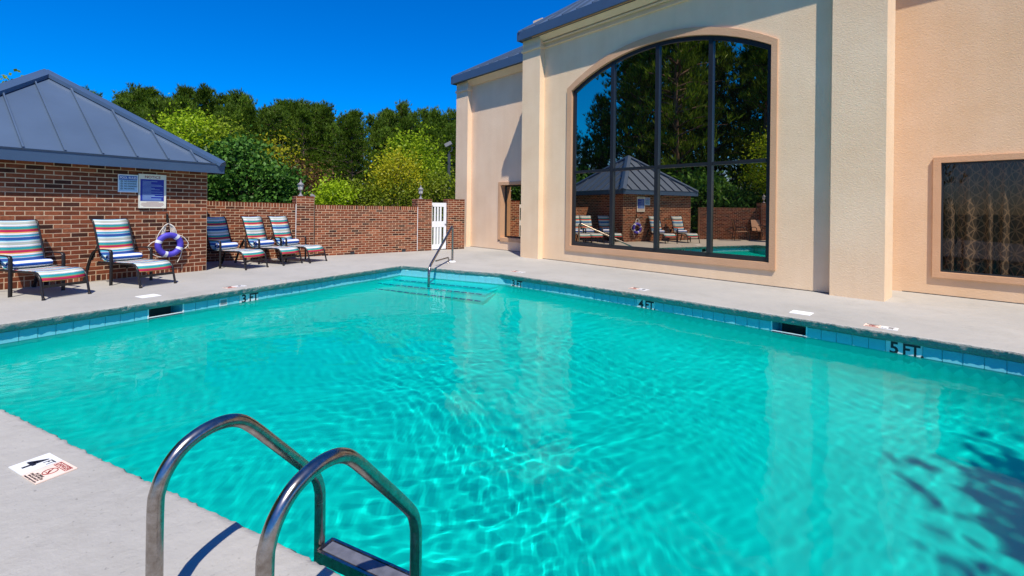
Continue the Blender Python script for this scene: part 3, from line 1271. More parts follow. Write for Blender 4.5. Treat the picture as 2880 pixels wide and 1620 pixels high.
for k in range(4):
    a, c = cs[k], cs[(k + 1) % 4]
    t = (c - a).normalized()
    ou = Vector((t.y, -t.x, 0))
    b = MB()
    p = [a, c]
    b.prism([a + Vector((0, 0, EZ0 - EZ1)), c + Vector((0, 0, EZ0 - EZ1)), c + Vector((0, 0, 0.0)), a + Vector((0, 0, 0.0))], ou * 0.03)
    b.build('fascia', M['fascia'], hroof)
    b = MB()
    q0, q1 = a + Vector((0, 0, -0.012)), c + Vector((0, 0, -0.012))
    b.prism([q0 + ou * 0.031, q1 + ou * 0.031, q1 + ou * 0.05 + Vector((0, 0, 0.028)), q0 + ou * 0.05 + Vector((0, 0, 0.028))], Vector((0, 0, 0.006)) - ou * 0.02)
    b.build('drip_edge', M['fascia'], hroof)
    # standing seams, perpendicular to this eave
    Ls = (c - a).length
    ns = 9
    for s in range(1, ns):
        u = s / ns
        base = a.lerp(c, u)
        # where the seam meets the hip or apex
        ua = (apx - a).dot(t) / Ls
        frac = min(u / ua, (1 - u) / (1 - ua))
        slope_v = (apx - a.lerp(c, ua))
        end = base + slope_v * frac
        nn = t.cross(slope_v).normalized()
        if nn.z < 0:
            nn = -nn
        b = MB()
        bb, ee = base + slope_v * 0.004, end
        b.prism([bb - t * 0.011, bb + t * 0.011, bb + t * 0.011 + nn * 0.045, bb - t * 0.011 + nn * 0.045], ee - bb)
        b.build('standing_seam', M['roof'], hroof)
    # hip cap
    hip = (apx - a)
    hn = hip.normalized()
    sd = hn.cross(Vector((0, 0, 1))).normalized()
    up = sd.cross(hn).normalized()
    if up.z < 0:
        up = -up
    b = MB()
    wv_, hh = 0.14, 0.035
    poly = [a + sd * wv_ - up * 0.045, a + sd * wv_ * 0.98 - up * 0.012 + up * hh, a + up * (0.05 + hh), a - sd * wv_ * 0.98 - up * 0.012 + up * hh, a - sd * wv_ - up * 0.045, a - up * 0.02]
    b.prism(poly, hip * 1.0)
    b.build('hip_cap', M['fascia'], hroof)
# light fixture on the far side is not visible; small bracket hook above the ring belongs to the ring

# ------------------------------------------------------------------ signs on the pool house
PHM = PH.matrix_world.copy()


def wall_sign_M(x, z, y=-0.012):
    return PHM @ Matrix.Translation((x, y, z)) @ Matrix.Rotation(PI / 2, 4, 'X')


sg = thing('pool_rules_sign', 'small light blue sign headed POOL RULES on the brick wall', 'sign', wall_sign_M(-1.37, 1.778))
b = MB()
b.box((0, 0, 0), (0.305, 0.33, 0.012))
b.build('board', M['sign_sky'], sg)
b = MB()
for cx_, cy_, sx_, sy_ in ((0, 0.158, 0.305, 0.014), (0, -0.158, 0.305, 0.014), (0.146, 0, 0.013, 0.302), (-0.146, 0, 0.013, 0.302)):
    b.box((cx_, cy_, 0.001), (sx_, sy_, 0.016))
b.build('border', M['white'], sg)
b = MB()
b.box((0, 0.105, 0.007), (0.272, 0.078, 0.003))
hd = b.build('header', M['sign_head'], sg)
text_mesh('POOL RULES', 0.062, M['white'], hd, Matrix.Translation((0, 0.105, 0.0095)), 'lettering', 0.012, sx=0.72)
for k, tx in enumerate(('NO RUNNING', 'NO SHOVING', 'NO DRINKING', 'NO DIVING')):
    yy = 0.04 - 0.046 * k
    text_mesh(tx, 0.038, M['ink'], sg, Matrix.Translation((-0.062, yy, 0.0075)), 'lettering', 0.014, 'LEFT', sx=0.8)
    b = MB()
    b.tube([(-0.098 + 0.015 * math.cos(a * PI / 6), yy + 0.015 * math.sin(a * PI / 6), 0.0075) for a in range(12)], 0.0025, 5, closed=True)
    b.sweep([(-0.108, yy + 0.010, 0.0078), (-0.088, yy - 0.010, 0.0078)], [(-0.002, -0.001), (0.002, -0.001), (0.002, 0.001), (-0.002, 0.001)])
    b.build('prohibition_symbol', M['ink'], sg)

sg = thing('notice_sign', 'tall cream sign headed NOTICE with a dark blue text panel on the brick wall', 'sign', wall_sign_M(-0.985, 1.645, -0.016))
b = MB()
b.box((0, 0, 0), (0.45, 0.655, 0.02))
b.build('board', M['sign_cream'], sg)
b = MB()
for cx_, cy_, sx_, sy_ in ((0, 0.321, 0.45, 0.013), (0, -0.321, 0.45, 0.013), (0.219, 0, 0.012, 0.629), (-0.219, 0, 0.012, 0.629)):
    b.box((cx_, cy_, 0.002), (sx_, sy_, 0.024))
b.build('border', M['sign_cream'], sg)
b = MB()
b.box((-0.005, 0.02, 0.011), (0.385, 0.42, 0.003))
pn = b.build('text_panel', M['sign_blue'], sg)
text_mesh('NOTICE', 0.068, M['red_ink'], sg, Matrix.Translation((0, 0.272, 0.0108)), 'lettering', 0.012, sx=1.05)
b = MB()
rl = random.Random(3)
yy = 0.19
for k in range(17):
    wd = rl.choice([0.33, 0.31, 0.34, 0.2, 0.14, 0.28])
    if k in (0,):
        wd = 0.24
    b.box((-0.165 + wd / 2, yy, 0.0133), (wd, 0.0055 if k < 11 else 0.008, 0.001))
    yy -= 0.0225
b.build('fine_print', M['sign_sky'], pn)
b = MB()
yy = -0.212
for k in range(5):
    wd = [0.2, 0.36, 0.38, 0.36, 0.3][k]
    b.box((0, yy, 0.0105), (wd, 0.006, 0.001))
    yy -= 0.02
b.build('fine_print', M['red_ink'], sg)

# ------------------------------------------------------------------ life ring
rg = thing('life_ring', 'purple life ring with white bands and rope hung on the brick wall', 'life ring', wall_sign_M(-0.715, 0.592, -0.085))
b = MB()
R_, r_ = 0.192, 0.056
vs, fs = [], []
for i in range(40):
    a = 2 * PI * i / 40
    for k in range(14):
        c = 2 * PI * k / 14
        rr = R_ + r_ * math.cos(c)
        vs.append((rr * math.cos(a), rr * math.sin(a), r_ * math.sin(c)))
fs = [(i * 14 + k, ((i + 1) % 40) * 14 + k, ((i + 1) % 40) * 14 + (k + 1) % 14, i * 14 + (k + 1) % 14) for i in range(40) for k in range(14)]
b.add(vs, fs, 0, True)
b.build('ring', M['purple'], rg)
for ang in (50, 160, 250, 335):
    b = MB()
    pr = [(1.045 * r_ * math.cos(2 * PI * k / 16), 1.045 * r_ * math.sin(2 * PI * k / 16)) for k in range(16)]
    pth = [(R_ * math.cos(math.radians(ang + t)), R_ * math.sin(math.radians(ang + t)), 0) for t in (-8, -4, 0, 4, 8)]
    b.sweep(pth, pr, nrm=(0, 0, 1))
    b.build('band', M['pale'], rg)


def pt(a, r=R_ + r_, z=0.0):
    return Vector((r * math.cos(math.radians(a)), r * math.sin(math.radians(a)), z))


hook_p = Vector((-0.02, 0.42, 0.0))


def sag(p, q, out, n=8):
    mid = (p + q) / 2 + out
    return [p * (1 - t) ** 2 + mid * 2 * t * (1 - t) + q * t * t for t in [i / n for i in range(n + 1)]]


def rope(pth):
    b = MB()
    b.tube(pth, 0.0075, 6)
    b.build('rope', M['rope'], rg)


rope(sag(pt(160), Vector((-0.36, -0.02, 0.0)), Vector((-0.02, 0.03, 0.02))))
rope(sag(Vector((-0.36, -0.02, 0.0)), pt(250), Vector((-0.06, -0.12, 0.0))))
rope(sag(pt(50), Vector((0.33, 0.02, 0.01)), Vector((0.02, 0.05, 0.0))))
rope(sag(Vector((0.33, 0.02, 0.01)), pt(335), Vector((0.06, -0.03, 0.0))))
rope(sag(pt(335), Vector((0.14, -0.36, 0.0)), Vector((0.02, -0.03, 0.0))))
rope(sag(hook_p, pt(60), Vector((0.06, 0.03, 0.02))))
rope(sag(hook_p, pt(120), Vector((-0.06, 0.03, 0.02))))
rope(sag(hook_p, pt(150), Vector((-0.06, 0.05, 0.03))))
for k in range(5):
    w = 0.05 + 0.018 * k
    pth = [hook_p + Vector((w * math.sin(t) * (1 - 0.25 * math.cos(t)), -0.10 - 0.008 * k + (0.10 + 0.008 * k) * math.cos(t), 0.004 * k - 0.01 + 0.012 * math.sin(3 * t + k))) for t in [i * 2 * PI / 22 for i in range(22)]]
    b = MB()
    b.tube(pth, 0.007, 6, closed=True)
    b.build('rope', M['rope'], rg)
b = MB()
b.tube(rounded([(-0.02, 0.62, -0.07), (-0.02, 0.60, -0.05), (-0.02, 0.47, -0.05), (-0.02, 0.405, -0.03), (-0.02, 0.405, 0.0), (-0.02, 0.44, 0.012)], 0.02, 4), 0.008, 8)
b.box((-0.02, 0.54, -0.065), (0.03, 0.17, 0.012))
b.build('hook', M['black_metal'], rg)

# ------------------------------------------------------------------ hotel building (right)
BM = frame2(0.909, 13.078, 0.673, -0.74)      # local x = along the wall to the right, y = into the building, z up
HB = thing('hotel_building', 'tall beige stucco hotel building with metal roof and a big arched window', 'building', BM)
bpy.context.view_layer.update()
EVZ = 6.18        # underside of the eaves
# arch geometry
ws0, ws1, wz0, wsp, wtop = 0.96, 5.82, 0.44, 4.51, 5.175


def arch_pts(s0, s1, zs, zt, n=28):
    h = (s1 - s0) / 2
    r = zt - zs
    R = (h * h + r * r) / (2 * r)
    cx, cz = (s0 + s1) / 2, zt - R
    a0 = math.asin(h / R)
    return [(cx + R * math.sin(t), cz + R * math.cos(t)) for t in [a0 - 2 * a0 * i / n for i in range(n + 1)]]   # from right to left


def ring_loop(s0, s1, z0, zs, zt):
    return [(s0, z0), (s1, z0)] + arch_pts(s0, s1, zs, zt)


# main wall: sheet with arched hole, given thickness
inner = ring_loop(ws0 - 0.01, ws1 + 0.01, wz0 - 0.01, wsp, wtop + 0.01)
outer = [(-0.40, 0.0), (7.2, 0.0), (7.2, 6.6), (-0.40, 6.6)]
bm = bmesh.new()
edges = []
for loop in (outer, inner):
    vv = [bm.verts.new((p[0], 0.0, p[1])) for p in loop]
    for i in range(len(vv)):
        edges.append(bm.edges.new((vv[i], vv[(i + 1) % len(vv)])))
bmesh.ops.triangle_fill(bm, use_beauty=True, use_dissolve=False, edges=edges, normal=(0, -1, 0))
ext = bmesh.ops.extrude_face_region(bm, geom=bm.faces[:])
bmesh.ops.translate(bm, verts=[v for v in ext['geom'] if isinstance(v, bmesh.types.BMVert)], vec=(0, 0.22, 0))
bmesh.ops.recalc_face_normals(bm, faces=bm.faces)
me = bpy.data.meshes.new('main_wall')
bm.to_mesh(me)
bm.free()
me.materials.append(M['stucco'])
o = bpy.data.objects.new('main_wall', me)
col.objects.link(o)
o.parent = HB


def part(name, mat, parent, *boxes):
    b = MB()
    for q in boxes:
        b.bbox(*q)
    return b.build(name, mat, parent)


# end return of the main block towards the wing, pilaster, free-standing pillar
part('end_wall', M['stucco'], HB, (-0.762, -0.40, 0.22, 8.0, 0, 6.9))
pil = part('pilaster', M['stucco'], HB, (-0.76, -0.06, -0.19, 0.21, 0, 6.19))
part('capital_band', M['stucco'], pil, (-0.785, -0.035, -0.23, 0.20, 5.86, 5.93))
part('pillar', M['stucco'], HB, (6.82, 7.555, -0.175, 0.46, 0, 6.6))
# cornice and soffit of the main eave
cor = part('cornice', M['stucco'], HB, (-0.06, 6.82, -0.05, -0.001, 5.88, 5.905))
part('cornice_step', M['stucco'], cor, (-0.06, 6.82, -0.09, -0.001, 6.0, 6.03))
b = MB()
b.prism([(-0.06, -0.091, 6.06), (-0.06, -0.24, 6.165), (-0.06, 0.0, 6.165), (-0.06, 0.0, 6.06)], (6.88, 0, 0))
b.build('cove', M['stucco'], cor)


def hip_roof(parent, s0, s1, yf, yb, z0, z1, pitch, ridge_k, left_hip=True, seam=0.49, seam0=0.22, ns=6):
    """metal roof on a straight eave, with a hip at the left end"""
    k = ridge_k
    b = MB()
    zr = z1 + pitch * k
    A_ = Vector((s0, yf, z1))
    B_ = Vector((s1, yf, z1))
    C_ = Vector((s1, yf + k, zr))
    D_ = Vector((s0 + (k if left_hip else 0), yf + k, zr))
    E_ = Vector((s0, yf + 2 * k, z1))
    F_ = Vector((s1, yf + 2 * k, z1))
    b.add([A_, B_, C_, D_, E_, F_], [(0, 1, 2, 3), (3, 2, 5, 4)] + ([(0, 3, 4)] if left_hip else []))
    b.add([(s0 + .02, yf + .03, z0 + 0.02), (s1, yf + .03, z0 + 0.02), (s1, yb, z0 + 0.02), (s0 + .02, yb, z0 + 0.02)], [(0, 3, 2, 1)])
    rf = b.build('roof', M['roof'], parent)
    part('fascia', M['fascia'], rf, (s0, s1, yf - 0.03, yf + 0.002, z0, z1 - 0.004))
    if left_hip:
        part('fascia', M['fascia'], rf, (s0 - 0.03, s0 + 0.002, yf - 0.03, yf + 2 * k, z0, z1 - 0.004))
    sl = Vector((0, 1, pitch))
    nn = Vector((0, -pitch, 1)).normalized()
    x = s0 + seam0
    while x < min(s1, s0 + seam * 22):
        ln = min(k, x - s0) if left_hip else k
        b = MB()
        p = Vector((x, yf - 0.012, z1 - 0.012 * pitch))
        b.prism([p - Vector((0.012, 0, 0)), p + Vector((0.012, 0, 0)), p + Vector((0.012, 0, 0)) + nn * 0.045, p - Vector((0.012, 0, 0)) + nn * 0.045], sl * ln)
        b.build('standing_seam', M['roof'], rf)
        x += seam
    if left_hip:
        y = yf + seam
        while y < yf + 2 * k - 0.2:
            ln = min(y - yf, yf + 2 * k - y)
            b = MB()
            p = Vector((s0, y, z1))
            b.prism([p - Vector((0, 0.012, 0)), p + Vector((0, 0.012, 0)), p + Vector((-0.02, 0.012, 0.045)), p + Vector((-0.02, -0.012, 0.045))], Vector((1, 0, pitch)) * ln)
            b.build('standing_seam', M['roof'], rf)
            y += seam
        hip = D_ - A_
        hn = hip.normalized()
        sd = hn.cross(Vector((0, 0, 1))).normalized()
        up = sd.cross(hn)
        if up.z < 0:
            up = -up
        b = MB()
        w_ = 0.09
        b.prism([A_ + sd * w_ - up * 0.035, A_ + sd * w_ + up * 0.0, A_ + up * 0.045, A_ - sd * w_ + up * 0.0, A_ - sd * w_ - up * 0.035, A_ - up * 0.01], hip)
        b.build('hip_cap', M['fascia'], rf)
    b = MB()
    part('ridge_cap', M['fascia'], rf, (D_.x, s1, yf + k - 0.12, yf + k + 0.12, zr - 0.02, zr + 0.04))
    return rf


hip_roof(HB, -0.80, 7.9, -0.335, 0.4, EVZ, 6.43, 0.72, 4.2)
# soffit light strip along the main eave
part('soffit_vent', M['trim'], HB, (-0.3, 7.5, -0.29, -0.26, EVZ - 0.004, EVZ + 0.03))

# arched window: trim surround, frame, mullions, panes
wnd = None
b = MB()
to = ring_loop(0.805, 5.925, 0.305, 4.585, 5.345)
ti = ring_loop(ws0, ws1, wz0, wsp, wtop)
nn_ = len(to)
YP, YB = -0.038, 0.10
vs = [(p[0], YP, p[1]) for p in to] + [(p[0], YP, p[1]) for p in ti] + [(p[0], 0.01, p[1]) for p in to] + [(p[0], YB, p[1]) for p in ti]
fs = []
for i in range(nn_):
    j = (i + 1) % nn_
    fs += [(i, j, nn_ + j, nn_ + i), (i, 2 * nn_ + i, 2 * nn_ + j, j), (nn_ + i, nn_ + j, 3 * nn_ + j, 3 * nn_ + i)]
b.add(vs, fs)
wnd = b.build('arched_window', M['trim'], HB)


def arch_z(s, d=0.0):
    h = (ws1 - ws0) / 2
    r = wtop - wsp
    R = (h * h + r * r) / (2 * r)
    cx, cz = (ws0 + ws1) / 2, wtop - R
    return cz + math.sqrt(max(0, (R - d) ** 2 - (s - cx) ** 2))


# perimeter frame
b = MB()
fo = ring_loop(ws0 + 0.002, ws1 - 0.002, wz0 + 0.002, wsp, wtop - 0.002)
fi = ring_loop(ws0 + 0.085, ws1 - 0.085, wz0 + 0.095, wsp - 0.06, wtop - 0.085)
vs = [(p[0], 0.035, p[1]) for p in fo] + [(p[0], 0.035, p[1]) for p in fi] + [(p[0], 0.09, p[1]) for p in fo] + [(p[0], 0.09, p[1]) for p in fi]
fs = []
for i in range(nn_):
    j = (i + 1) % nn_
    fs += [(i, j, nn_ + j, nn_ + i), (nn_ + i, nn_ + j, 3 * nn_ + j, 3 * nn_ + i), (i, 2 * nn_ + i, 2 * nn_ + j, j)]
b.add(vs, fs)
b.build('frame', M['dark_frame'], wnd)
mull = [2.22, 3.43, 4.65]
RAIL = 2.365
for s in mull:
    part('mullion', M['dark_frame'], wnd, (s - 0.045, s + 0.045, 0.012, 0.088, wz0 + 0.096, arch_z(s, 0.075)))
edgs = [ws0 + 0.085] + mull + [ws1 - 0.085]
for k in range(4):
    a, c = edgs[k] + (0.046 if k else 0.001), edgs[k + 1] - (0.046 if k < 3 else 0.001)
    part('transom', M['dark_frame'], wnd, (a, c, 0.022, 0.087, RAIL - 0.035, RAIL + 0.035))
    a, c = edgs[k], edgs[k + 1]
    part('pane', M['glass'], wnd, (a, c, 0.066, 0.072, wz0 + 0.09, RAIL))
    b = MB()
    nseg = 8
    top = [(a + (c - a) * i / nseg) for i in range(nseg + 1)]
    poly = [(a, 0.066, RAIL), (c, 0.066, RAIL)] + [(s, 0.066, max(RAIL + .1, arch_z(min(max(s, ws0 + .09), ws1 - .09), 0.07))) for s in top[::-1]]
    b.prism(poly, (0, 0.006, 0))
    b.build('pane', M['glass'], wnd)
part('dark_room', M['dark_void'], HB, (0.7, 6.1, 0.225, 0.4, 0.1, 5.7))

# wing on the left (set back)
WO = 0.85
b = MB()
wing = part('wing_wall', M['stucco_wing'], HB, (-5.2, -2.98, WO, WO + 0.3, 0, 6.1), (-2.98, -1.3, WO, WO + 0.3, 2.27, 6.1), (-2.98, -1.3, WO, WO + 0.3, 0, 0.30),
            (-1.35, -0.764, WO, WO + 0.3, 0.3, 2.27), (-5.2, -4.9, WO + 0.3, WO + 6, 0, 6.1))
wp = part('pilaster', M['stucco_wing'], HB, (-5.2, -4.5, WO - 0.19, WO - 0.001, 0, 5.96))
part('capital_band', M['stucco_wing'], wp, (-5.225, -4.475, WO - 0.23, WO - 0.004, 5.62, 5.70))
b = MB()
b.prism([(-4.5, WO - 0.06, 5.80), (-4.5, WO - 0.24, 5.955), (-4.5, WO - 0.001, 5.955), (-4.5, WO - 0.001, 5.80)], (3.735, 0, 0))
b.build('cove', M['stucco_wing'], wp)
hip_roof(HB, -5.30, -0.77, WO - 0.335, WO + 0.3, 5.95, 6.22, 0.60, 2.6)
ww = part('wing_window', M['trim'], HB, (-2.96, -2.84, WO - 0.03, WO + 0.26, 0.34, 2.27), (-2.84, -1.45, WO - 0.03, WO + 0.26, 2.17, 2.27),
          (-2.84, -1.45, WO - 0.03, WO + 0.26, 0.30, 0.42), (-1.45, -1.35, WO - 0.03, WO + 0.26, 0.30, 2.27))
part('frame', M['dark_frame'], ww, (-2.84, -2.79, WO + 0.18, WO + 0.24, 0.42, 2.17), (-2.79, -1.45, WO + 0.18, WO + 0.24, 2.12, 2.17), (-2.79, -1.45, WO + 0.18, WO + 0.24, 0.42, 0.47))
part('pane', M['glass'], ww, (-2.79, -1.45, WO + 0.205, WO + 0.212, 0.47, 2.12))

# right-hand wall (set back behind the pillar)
RO = 1.34
part('side_wall', M['stucco_side'], HB, (6.9, 7.97, RO, RO + 0.3, 0, 6.1), (10.4, 16.0, RO, RO + 0.3, 0, 6.1), (7.97, 10.4, RO, RO + 0.3, 2.35, 6.1), (7.97, 10.4, RO, RO + 0.3, 0, 0.31))
part('link_wall', M['stucco'], HB, (6.9, 7.19, 0.221, RO - 0.001, 0, 6.6))
hip_roof(HB, 7.3, 16.5, RO - 0.335, RO + 0.3, EVZ, 6.45, 0.60, 3.0, left_hip=False)
sw = part('side_window', M['trim'], HB, (7.962, 8.06, RO - 0.045, RO + 0.10, 0.305, 2.356), (10.33, 10.43, RO - 0.045, RO + 0.10, 0.305, 2.356),
          (8.06, 10.33, RO - 0.045, RO + 0.10, 2.262, 2.356), (8.06, 10.33, RO - 0.045, RO + 0.10, 0.305, 0.40))
part('frame', M['dark_frame'], sw, (8.06, 8.085, RO + 0.04, RO + 0.09, 0.40, 2.262), (8.085, 10.33, RO + 0.04, RO + 0.09, 2.237, 2.262), (8.085, 10.33, RO + 0.04, RO + 0.09, 0.40, 0.425), (10.30, 10.33, RO + 0.04, RO + 0.09, 0.425, 2.237))
part('pane', M['glass_clear'], sw, (8.085, 10.30, RO + 0.066, RO + 0.070, 0.425, 2.237))
part('dark_room', M['dark_void'], HB, (7.8, 10.6, RO + 0.62, RO + 0.7, 0, 2.7), (7.8, 10.6, RO + 0.31, RO + 0.61, 2.5, 2.6), (7.7, 7.8, RO + 0.31, RO + 0.61, 0, 2.5))
part('base_joint', M['dark_void'], HB, (-0.05, 6.815, -0.006, 0.0, 0.0, 0.012), (7.56, 16.0, RO - 0.006, RO, 0.0, 0.012), (-4.49, -0.77, WO - 0.006, WO, 0.0, 0.012))
# curtain behind the right window
ct = MB()
nxs, uu = 160, 0.0
rows = 8
pts = []
px_, py_ = None, None
for i in range(nxs + 1):
    x = 8.0 + 2.45 * i / nxs
    y = RO + 0.19 + 0.06 * math.sin(2 * PI * i / 14.5 + 0.8 * math.sin(i * 0.13)) + 0.02 * math.sin(i * 0.9)
    if px_ is not None:
        uu += math.hypot(x - px_, y - py_)
    px_, py_ = x, y
    pts.append((x, y, uu))
vs, fs, uvs = [], [], []
for r in range(rows + 1):
    z = 0.33 + 2.05 * r / rows
    for i, (x, y, u) in enumerate(pts):
        vs.append((x + 0.035 * (1 - r / rows) * math.sin(i * 0.21), RO + 0.19 + (y - RO - 0.19) * (0.7 + 0.5 * (1 - r / rows)), z))
        uvs.append((u, z))
for r in range(rows):
    for i in range(nxs):
        a = r * (nxs + 1) + i
        fs.append((a, a + 1, a + nxs + 2, a + nxs + 1))
ct.add(vs, fs, 0, True, uvs)
co = ct.build('curtain', M['curtain'], None, fix=False)
co.matrix_world = BM
tag(co, 'brown lattice patterned curtain hanging behind the window at the right edge', 'curtain')

# ------------------------------------------------------------------ brick fence beyond the deck
FA = Vector((-5.454, 13.01))
FDv = Vector((0.791, 0.612)).normalized()
FM = frame2(FA.x, FA.y, FDv.x, FDv.y)          # x along, y away from the pool
CO, PTC = 0.0672, 0.203


def fence_section(label, x0, x1, top, seed, nind, slope=0.0):
    t = thing('brick_fence', label, 'fence', FM @ Matrix.Translation((x0, 0, 0)))
    L = x1 - x0
    b = MB()
    b.prism([(0, 0, 0), (L, 0, 0), (L, 0, top - 0.004 + slope * L), (0, 0, top - 0.004)], (0, 0.22, 0))
    w = b.build('wall_core', M['mortar'], t)
    bpy.context.view_layer.update()
    face_bricks(w, Matrix.Identity(4), L, top, CO, PTC, nind, seed, rowlock_top=0.112, slope=slope)
    b = MB()
    k = int(L / CO)
    for i in range(k):
        b.bbox(i * L / k + 0.004, (i + 1) * L / k - 0.006, -0.004, 0.224, top - 0.002 + slope * i * L / k, top + 0.006 + slope * i * L / k)
    b.build('rowlock_cap', M['brick'], t, 'stuff')
    return t


fence_section('brick fence section behind the three loungers', -2.75, -0.50, 1.49, 11, 300, -0.018)
f2 = fence_section('long bare brick fence section between the two lantern pillars', -0.035, 3.10, 1.425, 12, 300, -0.005)
for x in (1.02, 2.62):
    part('drain_opening', M['dark_void'], f2, (x, x + 0.12, -0.012, 0.01, 0.0, 0.085))


def brick_pillar(label, x0, x1, yf, yb, top, seed, nind, cat='pillar'):
    t = thing('brick_pillar', label, cat, FM @ Matrix.Translation((x0, yf, 0)), None)
    L, D_ = x1 - x0, yb - yf
    w = part('pillar_core', M['mortar'], t, (0, L, 0, D_, 0, top))
    bpy.context.view_layer.update()
    face_bricks(w, Matrix.Identity(4), L, top, CO, PTC * 1.1, nind, seed)
    face_bricks(w, side_M(0, D_, -PI / 2), D_, top, CO, PTC * 1.1, nind, seed + 1)
    face_bricks(w, side_M(L, 0, PI / 2), D_, top, CO, PTC * 1.1, 0, seed + 2)
    b = MB()
    for i in range(6):
        b.bbox(i * L / 6 + 0.004, (i + 1) * L / 6 - 0.004, -0.006, D_ + 0.006, top - 0.002, top + 0.008)
    b.build('cap_bricks', M['brick'], t, 'stuff')
    return t


p1 = brick_pillar('brick pillar with a lantern between the loungers and the bare fence', -0.495, -0.035, -0.03, 0.42, 1.655, 21, 60)
p2 = brick_pillar('brick pillar with a lantern beside the white gate', 3.10, 3.60, -0.03, 0.40, 1.65, 31, 60)
p3 = brick_pillar('plain brick pier between the white gate and the stucco wing', 4.20, 4.85, -0.02, 0.30, 1.672, 41, 90)
part('caulk_strip', M['white'], p1, (-0.016, -0.004, -0.014, 0.0, 0.35, 1.44))
part('caulk_strip', M['dark_void'], p1, (0.463, 0.471, -0.012, 0.0, 0.02, 1.43))
part('caulk_strip', M['white'], p2, (-0.016, -0.003, -0.014, 0.0, 0.02, 1.41))


def lantern(x, y, z, label, par=FM):
    t = thing('post_lantern', label, 'lantern', par @ Matrix.Translation((x, y, z)))
    b = MB()
    b.lathe((0, 0, 0), [(0.0, 0.0), (0.075, 0.0), (0.07, 0.012), (0.045, 0.03), (0.026, 0.07), (0.018, 0.11), (0.024, 0.125), (0.018, 0.14), (0.03, 0.155)], 14)
    b.build('base', M['grey_metal'], t)
    b = MB()
    b.lathe((0, 0, 0), [(0.03, 0.155), (0.062, 0.18), (0.072, 0.30), (0.0, 0.302)], 6, sm=False)
    b.build('glass_body', M['lamp_glass'], t)
    b = MB()
    for k in range(6):
        a = k * PI / 3
        b.tube([(0.034 * math.cos(a), 0.034 * math.sin(a), 0.158), (0.065 * math.cos(a), 0.065 * math.sin(a), 0.18), (0.075 * math.cos(a), 0.075 * math.sin(a), 0.302)], 0.005, 5)
    b.build('cage', M['grey_metal'], t)
    b = MB()
    b.lathe((0, 0, 0), [(0.0, 0.302), (0.092, 0.302), (0.096, 0.312), (0.06, 0.345), (0.03, 0.375), (0.02, 0.39), (0.012, 0.41), (0.018, 0.425), (0.008, 0.445), (0.0, 0.46)], 12)
    b.build('roof_cap', M['grey_metal'], t)
    return t


lantern(-0.36, 0.10, 1.664, 'grey coach lantern on the brick pillar nearest the dark green tree')
lantern(3.27, 0.12, 1.659, 'grey coach lantern on the brick pillar beside the white gate')

# small flood lamp shell peeping out behind the first pillar
fl = thing('flood_lamp', 'grey flood lamp shell behind the first lantern pillar', 'lamp', FM @ Matrix.Translation((0.02, 0.50, 1.62)))
b = MB()
b.lathe((0, 0, 0), [(0.0, -0.06), (0.03, -0.05), (0.055, 0.02), (0.075, 0.10), (0.07, 0.105), (0.0, 0.05)], 14)
o = b.build('shade', M['grey_metal'], fl)
o.rotation_euler = (0.5, 0.5, 0.0)
b = MB()
b.tube([(0, 0, -0.05), (0, 0.02, -0.4), (0, 0.02, -1.63)], 0.015, 8)
b.build('stake', M['grey_metal'], fl)

# white gate
gt = thing('garden_gate', 'white wooden gate with vertical pickets between two brick piers', 'gate', FM @ Matrix.Translation((3.62, 0.06, 0.03)))
GW, GH = 0.56, 1.52
part('frame_rail', M['white'], gt, (0, GW, 0, 0.04, GH - 0.13, GH))
part('frame_rail', M['white'], gt, (0, GW, 0, 0.04, 0.72, 0.91))
part('frame_rail', M['white'], gt, (0, GW, 0, 0.04, 0.0, 0.15))
part('stile', M['white'], gt, (0, 0.045, -0.001, 0.041, -0.002, GH + 0.002))
part('stile', M['white'], gt, (GW - 0.09, GW + 0.002, -0.001, 0.041, -0.002, GH + 0.002))
for k in range(3):
    x = 0.115 + k * 0.107
    part('picket', M['white'], gt, (x, x + 0.055, 0.004, 0.034, 0.911, GH - 0.131))
    part('picket', M['white'], gt, (x - 0.01, x + 0.06, 0.004, 0.034, 0.151, 0.719))
part('latch', M['grey_metal'], gt, (GW - 0.06, GW + 0.03, -0.02, -0.002, 0.8, 0.83))
part('hinge', M['grey_metal'], gt, (-0.02, 0.06, -0.008, -0.002, 1.4, 1.43))

# flood light on a tall pole beyond the gate
sp_ = thing('light_pole', 'slim dark light pole with a floodlight head beside the stucco wing', 'light pole', Matrix.Translation((-2.98, 22.0, 0)))
b = MB()
b.tube([(0, 0, 0), (0, 0, 3.9)], 0.07, 10)
b.build('pole', M['dark_pole'], sp_)
b = MB()
b.tube(rounded([(0, 0, 3.85), (0.0, 0, 4.05), (0.12, 0, 4.0), (0.14, 0, 4.22), (-0.02, -0.05, 4.30)], 0.06, 4), 0.025, 8)
b.build('bracket', M['dark_pole'], sp_)
b = MB()
b.box((-0.03, -0.05, 4.35), (0.32, 0.30, 0.16), Matrix.Rotation(math.radians(-28), 3, 'Y'))
b.build('floodlight_head', M['grey_metal'], sp_)

